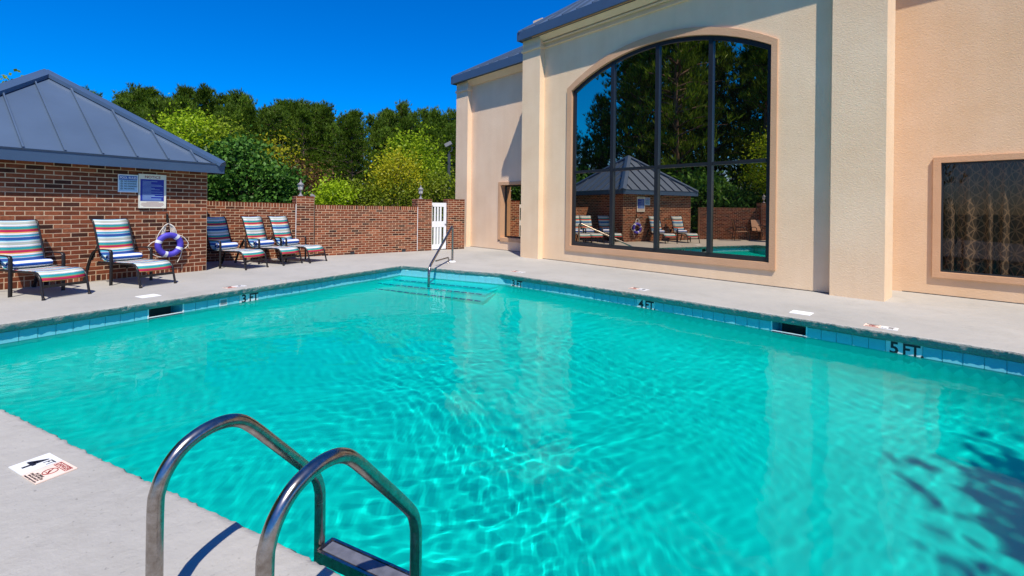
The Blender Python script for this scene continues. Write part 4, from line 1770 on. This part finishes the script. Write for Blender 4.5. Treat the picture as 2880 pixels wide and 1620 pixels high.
# ------------------------------------------------------------------ loungers
def make_lounger(label):
    t = thing('sun_lounger', label, 'sun lounger', None, 'striped sun loungers on the deck')
    back = [(-0.66, 1.115), (-0.625, 1.10), (-0.595, 1.06), (-0.52, 0.86), (-0.44, 0.62), (-0.385, 0.48), (-0.34, 0.415), (-0.27, 0.392)]
    seat = [(-0.27, 0.392), (0.0, 0.388), (0.3, 0.392), (0.48, 0.398), (0.545, 0.388), (0.59, 0.36), (0.62, 0.315), (0.64, 0.26)]

    def dens(p, n):
        r = rounded([(x, 0, z) for x, z in p], 0.05, 3)
        return r

    def sling(p, u0, rev, name, hw):
        q = dens(p, 3)
        L = [0.0]
        for i in range(1, len(q)):
            L.append(L[-1] + (q[i] - q[i - 1]).length)
        b = MB()
        ys = [-hw, -hw * 0.5, 0, hw * 0.5, hw]
        vs, uvs = [], []
        for i, c in enumerate(q):
            for y in ys:
                dip = 0.012 * (1 - (y / hw) ** 2)
                vs.append((c.x - dip * 0.3, y, c.z - dip))
                uvs.append((y, (u0 + (L[i])) / 0.335))
        n5 = len(ys)
        fs = [(i * n5 + k, i * n5 + k + 1, (i + 1) * n5 + k + 1, (i + 1) * n5 + k) for i in range(len(q) - 1) for k in range(n5 - 1)]
        b.add(vs, fs, 0, True, uvs)
        o = b.build(name, M['sling'], t, fix=False)
        md = o.modifiers.new('thick', 'SOLIDIFY')
        md.thickness = 0.006
        return L[-1]
    Lb = sling(back, 0.0, False, 'backrest_sling', 0.262)
    sling(seat, 0.335 * 3 - 0.78 + 0.035 - 0.335 * 0.02, False, 'seat_sling', 0.268)
    rect = [(-0.0225, -0.009), (0.0225, -0.009), (0.0225, 0.009), (-0.0225, 0.009)]
    for sgn in (-1, 1):
        y = sgn * 0.318
        b = MB()
        b.sweep(rounded([(-0.76, y, 0.0), (-0.60, y, 0.40), (-0.48, y, 0.575), (-0.30, y, 0.605), (0.0, y, 0.60), (0.0, y, 0.0)], [0.2, 0.12, 0.2, 0.07], 6), rect, nrm=(0, 1, 0))
        b.build('arm_frame', M['black_metal'], t)
        y = sgn * 0.28
        b = MB()
        b.tube(rounded([(-0.42, y, 0.375), (0.0, y, 0.378), (0.52, y, 0.385), (0.63, y, 0.32), (0.66, y, 0.2), (0.715, y, 0.0)], [0.05, 0.1, 0.07, 0.05], 5), 0.017, 8, nrm=(0, 1, 0))
        b.lathe((0.716, y, 0), [(0.0, 0), (0.022, 0), (0.022, 0.025), (0.018, 0.03)], 8)
        b.build('side_rail', M['black_metal'], t)
        b = MB()
        b.tube(dens([(x + 0.004, z) for x, z in back[:-1]], 3), 0.0145, 8)
        for i in range(len(b.v)):
            b.v[i] = (b.v[i][0], b.v[i][1] + sgn * 0.276, b.v[i][2])
        b.build('back_rail', M['black_metal'], t)
        b = MB()
        b.tube([(-0.47, sgn * 0.279, 0.66), (-0.56, sgn * 0.297, 0.40)], 0.01, 6)
        b.build('recline_strut', M['black_metal'], t)
    b = MB()
    b.bbox(0.655, 0.675, -0.28, 0.28, 0.165, 0.205)
    b.build('crossbar', M['black_metal'], t)
    for x, z in ((0.0, 0.365), (-0.36, 0.375)):
        b = MB()
        b.tube([(x, -0.31, z), (x, 0.31, z)], 0.014, 8)
        b.build('crossbar', M['black_metal'], t)
    return t


lounge_spots = [(-7.27, 7.21, -19, 'striped lounger at the left edge of the photo, cut off by the frame'),
                (-6.71, 8.30, -21, 'striped lounger in front of the brick house beside the life ring'),
                (-6.27, 10.58, -20, 'striped lounger half in shade right beside the brick house corner'),
                (-5.86, 11.40, -20, 'middle striped lounger of the three in front of the brick fence'),
                (-5.47, 11.92, -20, 'striped lounger of the fence row standing nearest the brick pillar and the gate')]
proto = make_lounger(lounge_spots[0][3])
KIDS[proto.name] = children(proto)
loungers = []
for i, (x, y, a, lab) in enumerate(lounge_spots):
    o = proto if i == 0 else copy_tree(proto)
    o.matrix_world = Matrix.Translation((x, y, 0)) @ Matrix.Rotation(math.radians(a), 4, 'Z')
    o['label'] = lab
    loungers.append(o)

# rolled towels
tw_labels = ['folded blue and white striped towel on the lounger cut by the left frame edge', 'folded blue and white striped towel on the lounger beside the life ring',
             'rolled blue and white towel on the half shaded lounger', 'rolled blue and white towel on the middle lounger of the fence row',
             'rolled blue and white towel on the lounger nearest the brick pillar']


def towel_mesh(flat, seed):
    rnd = random.Random(seed)
    b = MB()
    seg, nl_ = 28, 14
    vs, uvs, fs = [], [], []
    for i in range(nl_ + 1):
        y = -0.24 + 0.48 * i / nl_
        e = 1.0 - 0.16 * (abs(2 * i / nl_ - 1) ** 6)
        for k in range(seg + 1):
            a = 2 * PI * k / seg
            wob = 1 + 0.05 * noise.noise(Vector((math.cos(a) * 2, math.sin(a) * 2, y * 7 + seed)))
            vs.append((0.078 * (1.35 if flat else 1.0) * math.cos(a) * e * wob, y + 0.008 * noise.noise(Vector((a, seed, 0))), 0.074 * (0.80 if flat else 1.0) * math.sin(a) * e * wob))
            uvs.append((y, k / seg * 4 + 0.30))
    n1 = seg + 1
    for i in range(nl_):
        for k in range(seg):
            fs.append((i * n1 + k, i * n1 + k + 1, (i + 1) * n1 + k + 1, (i + 1) * n1 + k))
    b.add(vs, fs, 0, True, uvs)
    # spiral ends: stepped discs
    for side in (0, nl_):
        y0 = vs[side * n1][1]
        sg_ = -1 if side == 0 else 1
        ev, eu, ef = [], [], []
        turns = 3.2
        ns_ = 60
        for j in range(ns_ + 1):
            f = j / ns_
            a = 2 * PI * turns * f
            r0, r1 = 0.070 * (1 - f * 0.95), 0.070 * max(0.0, 1 - f * 0.95 - 0.30)
            for r, dy in ((r0, 0.004), (r1, 0.014)):
                ev.append((r * (1.35 if flat else 1) * math.cos(a), y0 + sg_ * dy * (1 - f), r * (0.8 if flat else 1) * math.sin(a)))
                eu.append((0, f * 7 + (0.25 if dy > 0.01 else 0)))
        for j in range(ns_):
            ef.append((2 * j, 2 * j + 1, 2 * j + 3, 2 * j + 2))
        b.add(ev, ef, 0, False, eu)
    return b


for i, (lo_, lab) in enumerate(zip(loungers, tw_labels)):
    tb = towel_mesh(i < 2, i + 1)
    o = tb.build('towel', M['towel'], None, fix=False)
    o.matrix_world = lo_.matrix_world @ Matrix.Translation((-0.205, 0.0, 0.398 + (0.058 if i < 2 else 0.072))) @ Matrix.Rotation(math.radians(random.uniform(-3, 3)), 4, 'Z')
    tag(o, lab, 'towel', 'towels rolled up on the loungers')

# ------------------------------------------------------------------ pool ladder in the foreground
ND, MD = Vector((0.895, -0.445)).normalized(), Vector((0.445, 0.895)).normalized()
lad = thing('pool_ladder', 'polished steel pool ladder with two curved grab rails at the near pool edge', 'pool ladder',
            Matrix(((ND.x, MD.x, 0, -1.18), (ND.y, MD.y, 0, 1.569), (0, 0, 1, 0), (0, 0, 0, 1))))
rail = [(0, 0.0, 0.0), (0, 0.0, 0.36), (0, 0.008, 0.44), (0, 0.035, 0.50), (0, 0.085, 0.55), (0, 0.155, 0.577), (0, 0.225, 0.58), (0, 0.285, 0.562), (0, 0.34, 0.518),
        (0, 0.45, 0.396), (0, 0.56, 0.272), (0, 0.632, 0.188), (0, 0.662, 0.145), (0, 0.678, 0.095), (0, 0.684, 0.03), (0, 0.684, -0.3), (0, 0.684, -0.8), (0, 0.684, -1.25)]


def catmull(P, k=5):
    P = [Vector(p) for p in P]
    out = []
    for i in range(len(P) - 1):
        p0, p1, p2, p3 = P[max(i - 1, 0)], P[i], P[i + 1], P[min(i + 2, len(P) - 1)]
        for j in range(k):
            t = j / k
            out.append(0.5 * ((2 * p1) + (p2 - p0) * t + (2 * p0 - 5 * p1 + 4 * p2 - p3) * t * t + (3 * p1 - p0 - 3 * p2 + p3) * t ** 3))
    out.append(P[-1])
    return out


for x in (0.0, 0.554):
    b = MB()
    b.tube([p + Vector((x, 0, 0)) for p in catmull(rail)], 0.0245, 20, nrm=(1, 0, 0))
    r = b.build('grab_rail', M['steel'], lad)
    r.cycles.is_caustics_receiver = True
    b = MB()
    b.lathe((x, 0, 0), [(0.0245, 0.03), (0.04, 0.025), (0.055, 0.006), (0.056, 0.0)], 20)
    b.build('escutcheon', M['steel'], lad)
for z in (-0.17, -0.45, -0.73, -1.0):
    b = MB()
    b.bbox(0.03, 0.524, 0.645, 0.735, z - 0.008, z)
    b.bbox(0.03, 0.524, 0.640, 0.652, z - 0.045, z + 0.004)
    b.bbox(0.03, 0.524, 0.728, 0.740, z - 0.045, z + 0.004)
    b.bbox(0.024, 0.034, 0.645, 0.735, z - 0.04, z + 0.006)
    b.bbox(0.52, 0.53, 0.645, 0.735, z - 0.04, z + 0.006)
    s_ = b.build('step', M['steel'], lad)
    s_.cycles.is_caustics_receiver = True
    b = MB()
    b.bbox(0.045, 0.509, 0.660, 0.720, z + 0.0005, z + 0.003)
    s2 = b.build('tread_pad', M['tread'], s_)
    s2.cycles.is_caustics_receiver = True

# grab rail at the far entry steps
gr_ = thing('step_handrail', 'sloping steel handrail over the entry steps at the far end of the pool', 'handrail', Matrix.Identity(4))
b = MB()
pA, pB = Vector((-1.52, 12.09, 0)), Vector((-1.775, 10.10, 0))
pth = rounded([pA, pA + Vector((0, 0, 0.94)), pB + Vector((-0.0, 0.02, 0.09)), pB + Vector((0, 0, -0.95))], [0.11, 0.16], 8)
b.tube(pth, 0.028, 14)
o = b.build('rail', M['steel'], gr_)
o.cycles.is_caustics_receiver = True
b = MB()
b.lathe(tuple(pA), [(0.024, 0.03), (0.05, 0.03), (0.085, 0.012), (0.09, 0.0)], 18)
b.build('escutcheon', M['white'], gr_)
sb = thing('deck_bar', 'short bent steel bar rising from the deck beside the handrail', 'metal bar', Matrix.Identity(4))
b = MB()
b.tube(rounded([(-1.585, 11.83, 0), (-1.585, 11.83, 0.14), (-1.80, 11.20, 0.12)], [0.04], 5), 0.018, 10)
b.build('bar', M['steel'], sb)
b = MB()
b.lathe((-1.585, 11.83, 0), [(0.014, 0.012), (0.03, 0.010), (0.035, 0.0)], 12)
b.build('flange', M['steel'], sb)

# ------------------------------------------------------------------ deck depth tiles and skimmer lids
def deck_marker(c, up, txt, label, full=False):
    up = Vector(up).normalized()
    rt = Vector((up.y, -up.x))
    T = Matrix(((rt.x, up.x, 0, c[0]), (rt.y, up.y, 0, c[1]), (0, 0, 1, 0.003), (0, 0, 0, 1)))
    t = thing('deck_depth_tile', label, 'depth tile', T, 'depth tiles set in the deck')
    h = 0.163
    part('white_tile', M['marker'], t, (-h, -0.002, -h / 2, h / 2, -0.002, 0.003))
    part('warning_tile', M['peach'], t, (0.002, h, -h / 2, h / 2, -0.002, 0.003))
    text_mesh(txt, 0.15, M['ink'], t, Matrix.Translation((-0.098, -0.008, 0.0036)), 'lettering', 0.012, sx=0.95)
    text_mesh('FT', 0.052, M['ink'], t, Matrix.Translation((-0.034, 0.036, 0.0036)), 'lettering', 0.006)
    b = MB()
    for q in ((0.018, 0.148, 0.066, 0.069), (0.018, 0.148, 0.036, 0.039), (0.018, 0.021, 0.039, 0.066), (0.145, 0.148, 0.039, 0.066)):
        b.bbox(q[0], q[1], q[2], q[3], 0.003, 0.0042)
    b.build('warning_frame', M['red_ink'], t)
    text_mesh('DANGER', 0.031, M['red_ink'], t, Matrix.Translation((0.083, 0.0525, 0.0036)), 'lettering', 0.008)
    b = MB()
    b.sweep([(0.083 + 0.030 * math.cos(k * PI / 14), 0.0 + 0.030 * math.sin(k * PI / 14), 0.0036) for k in range(28)], [(-0.003, -0.0005), (0.003, -0.0005), (0.003, 0.0005), (-0.003, 0.0005)], nrm=(0, 0, 1), closed=True) if False else \
        b.tube([(0.083 + 0.030 * math.cos(k * PI / 14), 0.030 * math.sin(k * PI / 14), 0.0036) for k in range(28)], 0.0022, 6, closed=True)
    b.tube([(0.062, 0.021, 0.0036), (0.104, -0.021, 0.0036)], 0.0022, 6)
    b.tube([(0.070, 0.004, 0.0036), (0.084, -0.008, 0.0036), (0.100, -0.012, 0.0036)], 0.0022, 6)
    b.tube([(0.066, -0.016, 0.0036), (0.076, -0.012, 0.0036), (0.086, -0.017, 0.0036), (0.098, -0.013, 0.0036)], 0.0014, 6)
    b.build('no_diving_symbol', M['red_ink'], t)
    for k, (tx, sz) in enumerate((('NO DIVING', 0.0155), ('SHALLOW WATER', 0.0155), ('DIVING MAY RESULT IN', 0.011), ('PERMANENT INJURY OR DEATH', 0.0095))):
        text_mesh(tx, sz, M['ink'], t, Matrix.Translation((0.083, -0.040 - 0.0125 * k, 0.0036)), 'lettering', 0.006, sx=0.95)
    return t


deck_marker((-2.453, 2.471), (0.445, 0.895), '4', 'white and peach 4 FT depth tile on the near deck left of the ladder')
ldn, rdn = Vector((LDIR.y, -LDIR.x)), Vector((-0.704, -0.71))
deck_marker((-4.71, 8.0), (ldn.x, ldn.y), '3', '3 FT depth tile in the deck between the loungers and the pool')
deck_marker((0.15, 10.33), tuple(rdn), '3', '3 FT depth tile in the deck at the far end nearest the hotel')
deck_marker((2.25, 8.05 + 0.22), tuple(rdn), '4', '4 FT depth tile in the deck below the arched window')
deck_marker((4.52, 5.63 + 0.10), tuple(rdn), '5', '5 FT depth tile in the deck on the right, before the pillar')


def lid(c, d, label):  # white skimmer lid lying in the deck near its skimmer
    d = Vector(d).normalized()
    t = MB()
    t.box((0, 0, 0.0015), (0.25, 0.23, 0.007))
    o = t.build('skimmer_lid', M['white'])
    o.matrix_world = Matrix(((d.x, -d.y, 0, c[0]), (d.y, d.x, 0, c[1]), (0, 0, 1, 0.0), (0, 0, 0, 1)))
    return tag(o, label, 'skimmer lid', 'white skimmer lids in the deck')


lid((-5.50, 7.12), (LDIR.x, LDIR.y), 'white square skimmer lid in the deck in front of the loungers')
lid((4.02, 6.49), (0.71, -0.704), 'white square skimmer lid in the deck in front of the stucco pillar')

# ------------------------------------------------------------------ things beyond the left frame edge that the window mirrors
LF = frame2(-9.75, 5.9, -0.10, -0.995)      # x runs towards the camera side
lf = thing('brick_fence', 'brick fence left of the pool house, seen mirrored in the big window', 'fence', LF)
b = MB()
b.bbox(0, 4.3, 0, 0.22, 0, 1.55)
w = b.build('wall_core', M['mortar'], lf)
bpy.context.view_layer.update()
face_bricks(w, Matrix.Translation((4.3, 0, 0)) @ Matrix.Rotation(PI, 4, 'Z') @ Matrix.Translation((0, -0.22, 0)), 4.3, 1.55, CO, PTC, 0, 51, rowlock_top=0.11)
face_bricks(w, Matrix.Identity(4), 4.3, 1.55, CO, PTC, 0, 52, rowlock_top=0.11)
lp = thing('brick_pillar', 'brick pillar with a lantern mirrored at the right side of the big window', 'pillar', LF @ Matrix.Translation((2.9, -0.04, 0)))
w = part('pillar_core', M['mortar'], lp, (0, 0.46, 0, 0.46, 0, 1.8))
bpy.context.view_layer.update()
for k, (x, y, a) in enumerate(((0, 0, 0), (0.46, 0, PI / 2), (0.46, 0.46, PI), (0, 0.46, -PI / 2))):
    face_bricks(w, side_M(x, y, a), 0.46, 1.8, CO, PTC, 0, 60 + k)
lantern(3.13, 0.19, 1.80, 'grey coach lantern mirrored at the right side of the big window', LF)


def patio_chair(M4, label):
    t = thing('patio_chair', label, 'chair', M4, 'tan patio chairs mirrored in the window')
    b = MB()
    b.add([(-0.25, -0.24, 0.43), (-0.25, 0.24, 0.43), (0.25, 0.24, 0.44), (0.25, -0.24, 0.44)], [(0, 1, 2, 3)])
    o = b.build('seat', M['tan_sling'], t)
    o.modifiers.new('thick', 'SOLIDIFY').thickness = 0.01
    b = MB()
    b.add([(-0.25, -0.24, 0.46), (-0.25, 0.24, 0.46), (-0.38, 0.24, 0.98), (-0.38, -0.24, 0.98)], [(0, 1, 2, 3)])
    o = b.build('backrest', M['tan_sling'], t)
    o.modifiers.new('thick', 'SOLIDIFY').thickness = 0.01
    for sgn in (-1, 1):
        b = MB()
        b.tube(rounded([(-0.40, sgn * 0.26, 1.0), (-0.25, sgn * 0.26, 0.42), (0.25, sgn * 0.26, 0.43), (0.3, sgn * 0.26, 0.0)], 0.06, 4), 0.015, 8)
        b.build('side_rail', M['black_metal'], t)
        b = MB()
        b.tube(rounded([(-0.36, sgn * 0.29, 0.0), (-0.30, sgn * 0.29, 0.62), (0.12, sgn * 0.29, 0.64), (0.2, sgn * 0.29, 0.42)], 0.08, 4), 0.015, 8)
        b.build('arm', M['black_metal'], t)
    return t


tb = thing('patio_table', 'round patio table mirrored at the right edge of the big window', 'table', Matrix.Translation((-8.7, 2.9, 0)))
b = MB()
b.lathe((0, 0, 0), [(0, 0.70), (0.55, 0.70), (0.56, 0.715), (0.55, 0.73), (0, 0.73)], 28)
b.build('table_top', M['black_metal'], tb)
for k in range(4):
    a = k * PI / 2 + 0.4
    b = MB()
    b.tube([(0.48 * math.cos(a), 0.48 * math.sin(a), 0.7), (0.36 * math.cos(a), 0.36 * math.sin(a), 0.3), (0.44 * math.cos(a), 0.44 * math.sin(a), 0.0)], 0.016, 8)
    b.build('leg', M['black_metal'], tb)
patio_chair(Matrix.Translation((-9.3, 3.15, 0)) @ Matrix.Rotation(math.radians(-12), 4, 'Z'), 'tan sling patio chair facing the pool, mirrored by the table')
patio_chair(Matrix.Translation((-9.05, 4.1, 0)) @ Matrix.Rotation(math.radians(-80), 4, 'Z'), 'tan sling patio chair seen from the side, mirrored by the fence')

# ------------------------------------------------------------------ trees
trng = np.random.default_rng(5)


def rand_unit(n):
    v = trng.normal(size=(n, 3))
    return v / np.linalg.norm(v, axis=1, keepdims=True)


def leaf_cards(centers, size, normal_bias=0.4, aspect=0.6):
    n_ = len(centers)
    u = rand_unit(n_)
    v = np.cross(u, rand_unit(n_))
    v /= np.linalg.norm(v, axis=1, keepdims=True)
    s = (size * trng.uniform(0.7, 1.3, n_))[:, None]
    c = np.asarray(centers)
    q = np.stack([c - u * s, c + v * s * aspect, c + u * s, c - v * s * aspect], 1).reshape(-1, 3)
    f = np.arange(n_ * 4).reshape(-1, 4)
    return q, f


def tuft_tris(centers, dirs, length, k=7, width=0.05):
    """needle tufts: k thin triangles fanning around a direction"""
    n_ = len(centers)
    c = np.repeat(np.asarray(centers), k, 0)
    d = np.repeat(np.asarray(dirs), k, 0) + rand_unit(n_ * k) * 0.6
    d /= np.linalg.norm(d, axis=1, keepdims=True)
    sd = np.cross(d, rand_unit(n_ * k))
    sd /= np.linalg.norm(sd, axis=1, keepdims=True)
    L = (length * trng.uniform(0.6, 1.2, n_ * k))[:, None]
    q = np.stack([c - sd * width, c + sd * width, c + d * L], 1).reshape(-1, 3)
    return q, np.arange(n_ * k * 3).reshape(-1, 3)


def trunk_mesh(H, r0, limbs, lean=0.02, straight=True):
    b = MB()
    P = [Vector((lean * H * (z ** 2) + 0.06 * math.sin(z * 7), 0.05 * math.cos(z * 6), z * H)) for z in [i / 8 for i in range(9)]]
    b.tube(P, r0, 8, scale=[1 - 0.85 * (i / 8) for i in range(9)])
    for p, q, r in limbs:
        m_ = (Vector(p) + Vector(q)) / 2 + Vector((0, 0, 0.1 * (Vector(q) - Vector(p)).length))
        b.tube([Vector(p), m_, Vector(q)], r, 5, scale=[1, 0.7, 0.3])
    o = b.build('trunk', M['bark'])
    me_ = o.data
    bpy.data.objects.remove(o)
    return me_


def pine_variant(H, seed, base=0.25, rad=2.2, dens=1.0):
    rnd = random.Random(seed)
    cent, dirs, limbs = [], [], []
    nb = int(78 * dens)
    for i in range(nb):
        f = base + (1 - base) * ((i + rnd.random()) / nb) ** 0.85
        z = f * H
        env_ = rad * (0.16 + 0.95 * min(1.0, (1 - f) / (1 - base) * 1.15) ** 0.8) * rnd.uniform(0.5, 1.15)
        if f > 0.93:
            env_ = rnd.uniform(0.15, 0.5)
        a = rnd.random() * 2 * PI
        rise = rnd.uniform(-0.05, 0.35) * env_
        tip = Vector((math.cos(a) * env_, math.sin(a) * env_, z + rise))
        root = Vector((0.02 * H * (f ** 2), 0, z - 0.1 * env_))
        limbs.append((root, tip, 0.05))
        for j in range(rnd.randint(14, 21)):
            t = rnd.uniform(0.35, 1.08)
            p = root.lerp(tip, t) + Vector((rnd.gauss(0, 0.26), rnd.gauss(0, 0.26), rnd.gauss(0.05, 0.17)))
            cent.append(p)
            dd = (tip - root).normalized() * 0.45 + Vector((0, 0, 1.0))
            dirs.append(dd.normalized())
    q, f = tuft_tris([tuple(c) for c in cent], np.array([tuple(d) for d in dirs]), 0.40, 9, 0.03)
    return trunk_mesh(H * 0.97, 0.17, limbs), np_mesh('crown', q, f, 3, M['pine'])


def bush_variant(H, rx, mat, leaf, n_cl, n_leaf, seed, bottom=0.1, cl_r=0.35, hollow=0.45, up=0.0, name='crown', trunk_r=0.08):
    rnd = random.Random(seed)
    cent, limbs = [], []
    hz = H * (1 - bottom) / 2
    cz = H * bottom + hz
    clus = []
    for i in range(n_cl):
        v = Vector((rnd.gauss(0, 1), rnd.gauss(0, 1), rnd.gauss(0, 1))).normalized()
        r = rnd.uniform(hollow, 1.0) ** 0.6 * (1 + 0.22 * noise.noise(v * 2.0 + Vector((seed, 0, 0))))
        p = Vector((v.x * rx * r, v.y * rx * r, cz + v.z * hz * r))
        clus.append(p)
        if i % 3 == 0:
            limbs.append((Vector((0, 0, H * rnd.uniform(0.1, 0.5))), p, 0.03))
    cl = np.array([tuple(p) for p in clus])
    c = np.repeat(cl, n_leaf, 0) + trng.normal(size=(len(cl) * n_leaf, 3)) * np.array([cl_r, cl_r, cl_r * (0.75 + up)])
    c[:, 2] = np.maximum(c[:, 2], 0.05)
    q, f = leaf_cards(c, leaf)
    return trunk_mesh(H * 0.6, trunk_r, limbs), np_mesh('crown', q, f, 4, mat)


def put_tree(name, var, loc, rz, s, label, group, cat='tree', sz=None):
    t = thing(name, label, cat, Matrix.Translation(loc) @ Matrix.Rotation(rz, 4, 'Z') @ Matrix.Diagonal((s, s, sz or s, 1)), group)
    for nm, me_ in (('trunk', var[0]), ('crown', var[1])):
        o = bpy.data.objects.new(nm, me_)
        col.objects.link(o)
        o.parent = t
    return t


def at(px, Y):     # ground x below image column px at distance Y
    return (px - CX) / F * Y


rnd = random.Random(42)
pines = [pine_variant(12.0, 100 + k, base=0.12 + 0.05 * (k % 3), rad=2.1 + 0.25 * (k % 3)) for k in range(5)]
PINE_L = 'tall dark green pine in the dense stand beyond the brick fence'


def top_line(px):   # height in metres the stand must reach at 42 m, following the photographed skyline
    pts = [(250, 296), (330, 282), (420, 280), (520, 278), (600, 270), (700, 294), (800, 300), (850, 284), (930, 306), (1010, 322), (1080, 318), (1180, 314), (1290, 326), (1400, 330)]
    for (a, ya), (c, yc) in zip(pts, pts[1:]):
        if a <= px <= c:
            return ya + (yc - ya) * (px - a) / (c - a)
    return 296


k = 0
for Y, step, drop in ((50, 36, 2), (45, 40, -4), (40, 52, 12), (34, 70, 34)):
    px = 235
    while px < 1400:
        p = px + rnd.uniform(-18, 18)
        yy = top_line(p) + drop + rnd.uniform(-12, 18)
        H = 1.4 + (582 - yy) / F * Y
        gap = 925 < p < 965
        if not (gap and Y > 38):
            put_tree('pine_tree', pines[k % 5], (at(p, Y), Y + rnd.uniform(-2, 2), 0), rnd.random() * 6.28, 1.0 * H / 12.0 * rnd.uniform(0.92, 1.1), PINE_L, 'pines beyond the fence', sz=H / 12.0)
        k += 1
        px += step
# pines mirrored in the big window (beyond the left fence)
for i in range(26):
    y = -8 + 24 * (i + rnd.random() * 0.6) / 26
    x = -15.5 - rnd.uniform(0, 9)
    if y > 9 and x > -17.5:
        x -= 3
    s = rnd.uniform(1.05, 1.45) * (1.0 if y < 7 else max(0.42, 1.0 - (y - 6) * 0.11))
    put_tree('pine_tree', pines[i % 5], (x, y, 0), rnd.random() * 6.28, s, 'tall pine beyond the left fence, mirrored dark in the big window', 'pines mirrored in the window')

# nearer trees and bushes between fence and pines
def crown_spec(px, Y, ytop, width_px, name, mat, leaf, n_cl, n_leaf, seed, label, cat='tree', bottom=0.1, cl_r=0.35, up=0.0, group=None, hollow=0.45):
    H = 1.4 + (CY - 0.012 * (CX - px) - ytop) / F * Y
    rx = width_px / F * Y / 2
    v = bush_variant(H, rx * 0.92, mat, leaf, n_cl, n_leaf, seed, bottom, cl_r, hollow, up)
    put_tree(name, v, (at(px, Y), Y, 0), 0, 1.0, label, group, cat)


crown_spec(690, 17.0, 408, 250, 'broadleaf_tree', M['dark_leaf'], 0.075, 150, 110, 1, 'dense dark green rounded tree just behind the brick fence', bottom=0.0, cl_r=0.30, hollow=0.6)
crown_spec(525, 27.0, 318, 190, 'broadleaf_tree', M['lime_leaf'], 0.085, 90, 60, 2, 'airy lime green tree above the pool house roof edge', bottom=0.45, cl_r=0.45)
crown_spec(640, 27.5, 352, 150, 'broadleaf_tree', M['olive_leaf'], 0.085, 70, 55, 3, 'olive green tree right behind the dense dark green tree', bottom=0.35, cl_r=0.45)
crown_spec(775, 24.0, 392, 110, 'broadleaf_tree', M['yellow_leaf'], 0.08, 60, 40, 4, 'yellow tinged tree behind the dense dark green tree', bottom=0.3, cl_r=0.4)
crown_spec(825, 22.0, 450, 90, 'shrub', M['rust_leaf'], 0.06, 50, 50, 5, 'rust brown shrub behind the first lantern', 'shrub', bottom=0.1, cl_r=0.3)
crown_spec(935, 19.0, 500, 130, 'shrub', M['lime_leaf'], 0.055, 60, 80, 6, 'yellow green bush above the fence right of the first lantern', 'shrub', bottom=0.0, cl_r=0.25)
crown_spec(1010, 19.6, 512, 80, 'shrub', M['olive_leaf'], 0.055, 50, 70, 7, 'small green bush between two yellow green ones above the fence', 'shrub', bottom=0.0, cl_r=0.22)
crown_spec(1115, 20.5, 436, 130, 'broadleaf_tree', M['yellow_leaf'], 0.05, 70, 60, 8, 'yellow topped feathery tree above the long fence', bottom=0.5, cl_r=0.3, up=0.3)
crown_spec(1120, 20.0, 500, 190, 'shrub', M['olive_leaf'], 0.05, 90, 70, 9, 'olive twiggy shrub below the yellow topped tree', 'shrub', bottom=0.0, cl_r=0.3, up=0.4)
crown_spec(1165, 25.0, 380, 160, 'broadleaf_tree', M['lime_leaf'], 0.09, 80, 70, 10, 'bright lime tree standing before the pines left of the light pole', bottom=0.3, cl_r=0.42)
crown_spec(1245, 21.0, 480, 120, 'shrub', M['olive_leaf'], 0.055, 70, 60, 11, 'olive bush behind the lantern next to the gate', 'shrub', bottom=0.0, cl_r=0.3)
crown_spec(880, 26.0, 470, 130, 'shrub', M['rust_leaf'], 0.07, 50, 40, 12, 'brown bare looking shrub before the pines', 'shrub', bottom=0.0, cl_r=0.4)
crown_spec(8, 21.0, 206, 70, 'broadleaf_tree', M['olive_leaf'], 0.10, 40, 24, 13, 'sparse tree top peeping over the roof at the left edge', bottom=0.6, cl_r=0.4)
# leafy tree mirrored at the right of the window
v = bush_variant(6.5, 1.9, M['lime_leaf'], 0.07, 110, 60, 14, 0.25, 0.35)
put_tree('broadleaf_tree', v, (-13.2, 0.2, 0), 0, 1, 'light green leafy tree mirrored at the right side of the big window', None)
# tree behind the camera whose crown shades the near right corner of the pool
v = bush_variant(9.0, 2.1, M['dark_leaf'], 0.11, 380, 110, 15, 0.42, 0.36)
put_tree('broadleaf_tree', v, (6.25, -3.6, 0), 0, 1, 'tall leafy tree beside the pool whose shade falls on the water', None)
# dark understory behind the left fence
ub = bush_variant(2.6, 1.6, M['dark_leaf'], 0.09, 70, 60, 16, 0.0, 0.35)
for i in range(12):
    put_tree('shrub', ub, (-14.6 - (i % 3) * 0.9, -6.5 + i * 1.75, 0), i * 1.3, 1.0 + 0.15 * (i % 4), 'dark green shrub behind the left fence, mirrored in the big window', 'shrubs behind the left fence', 'shrub')
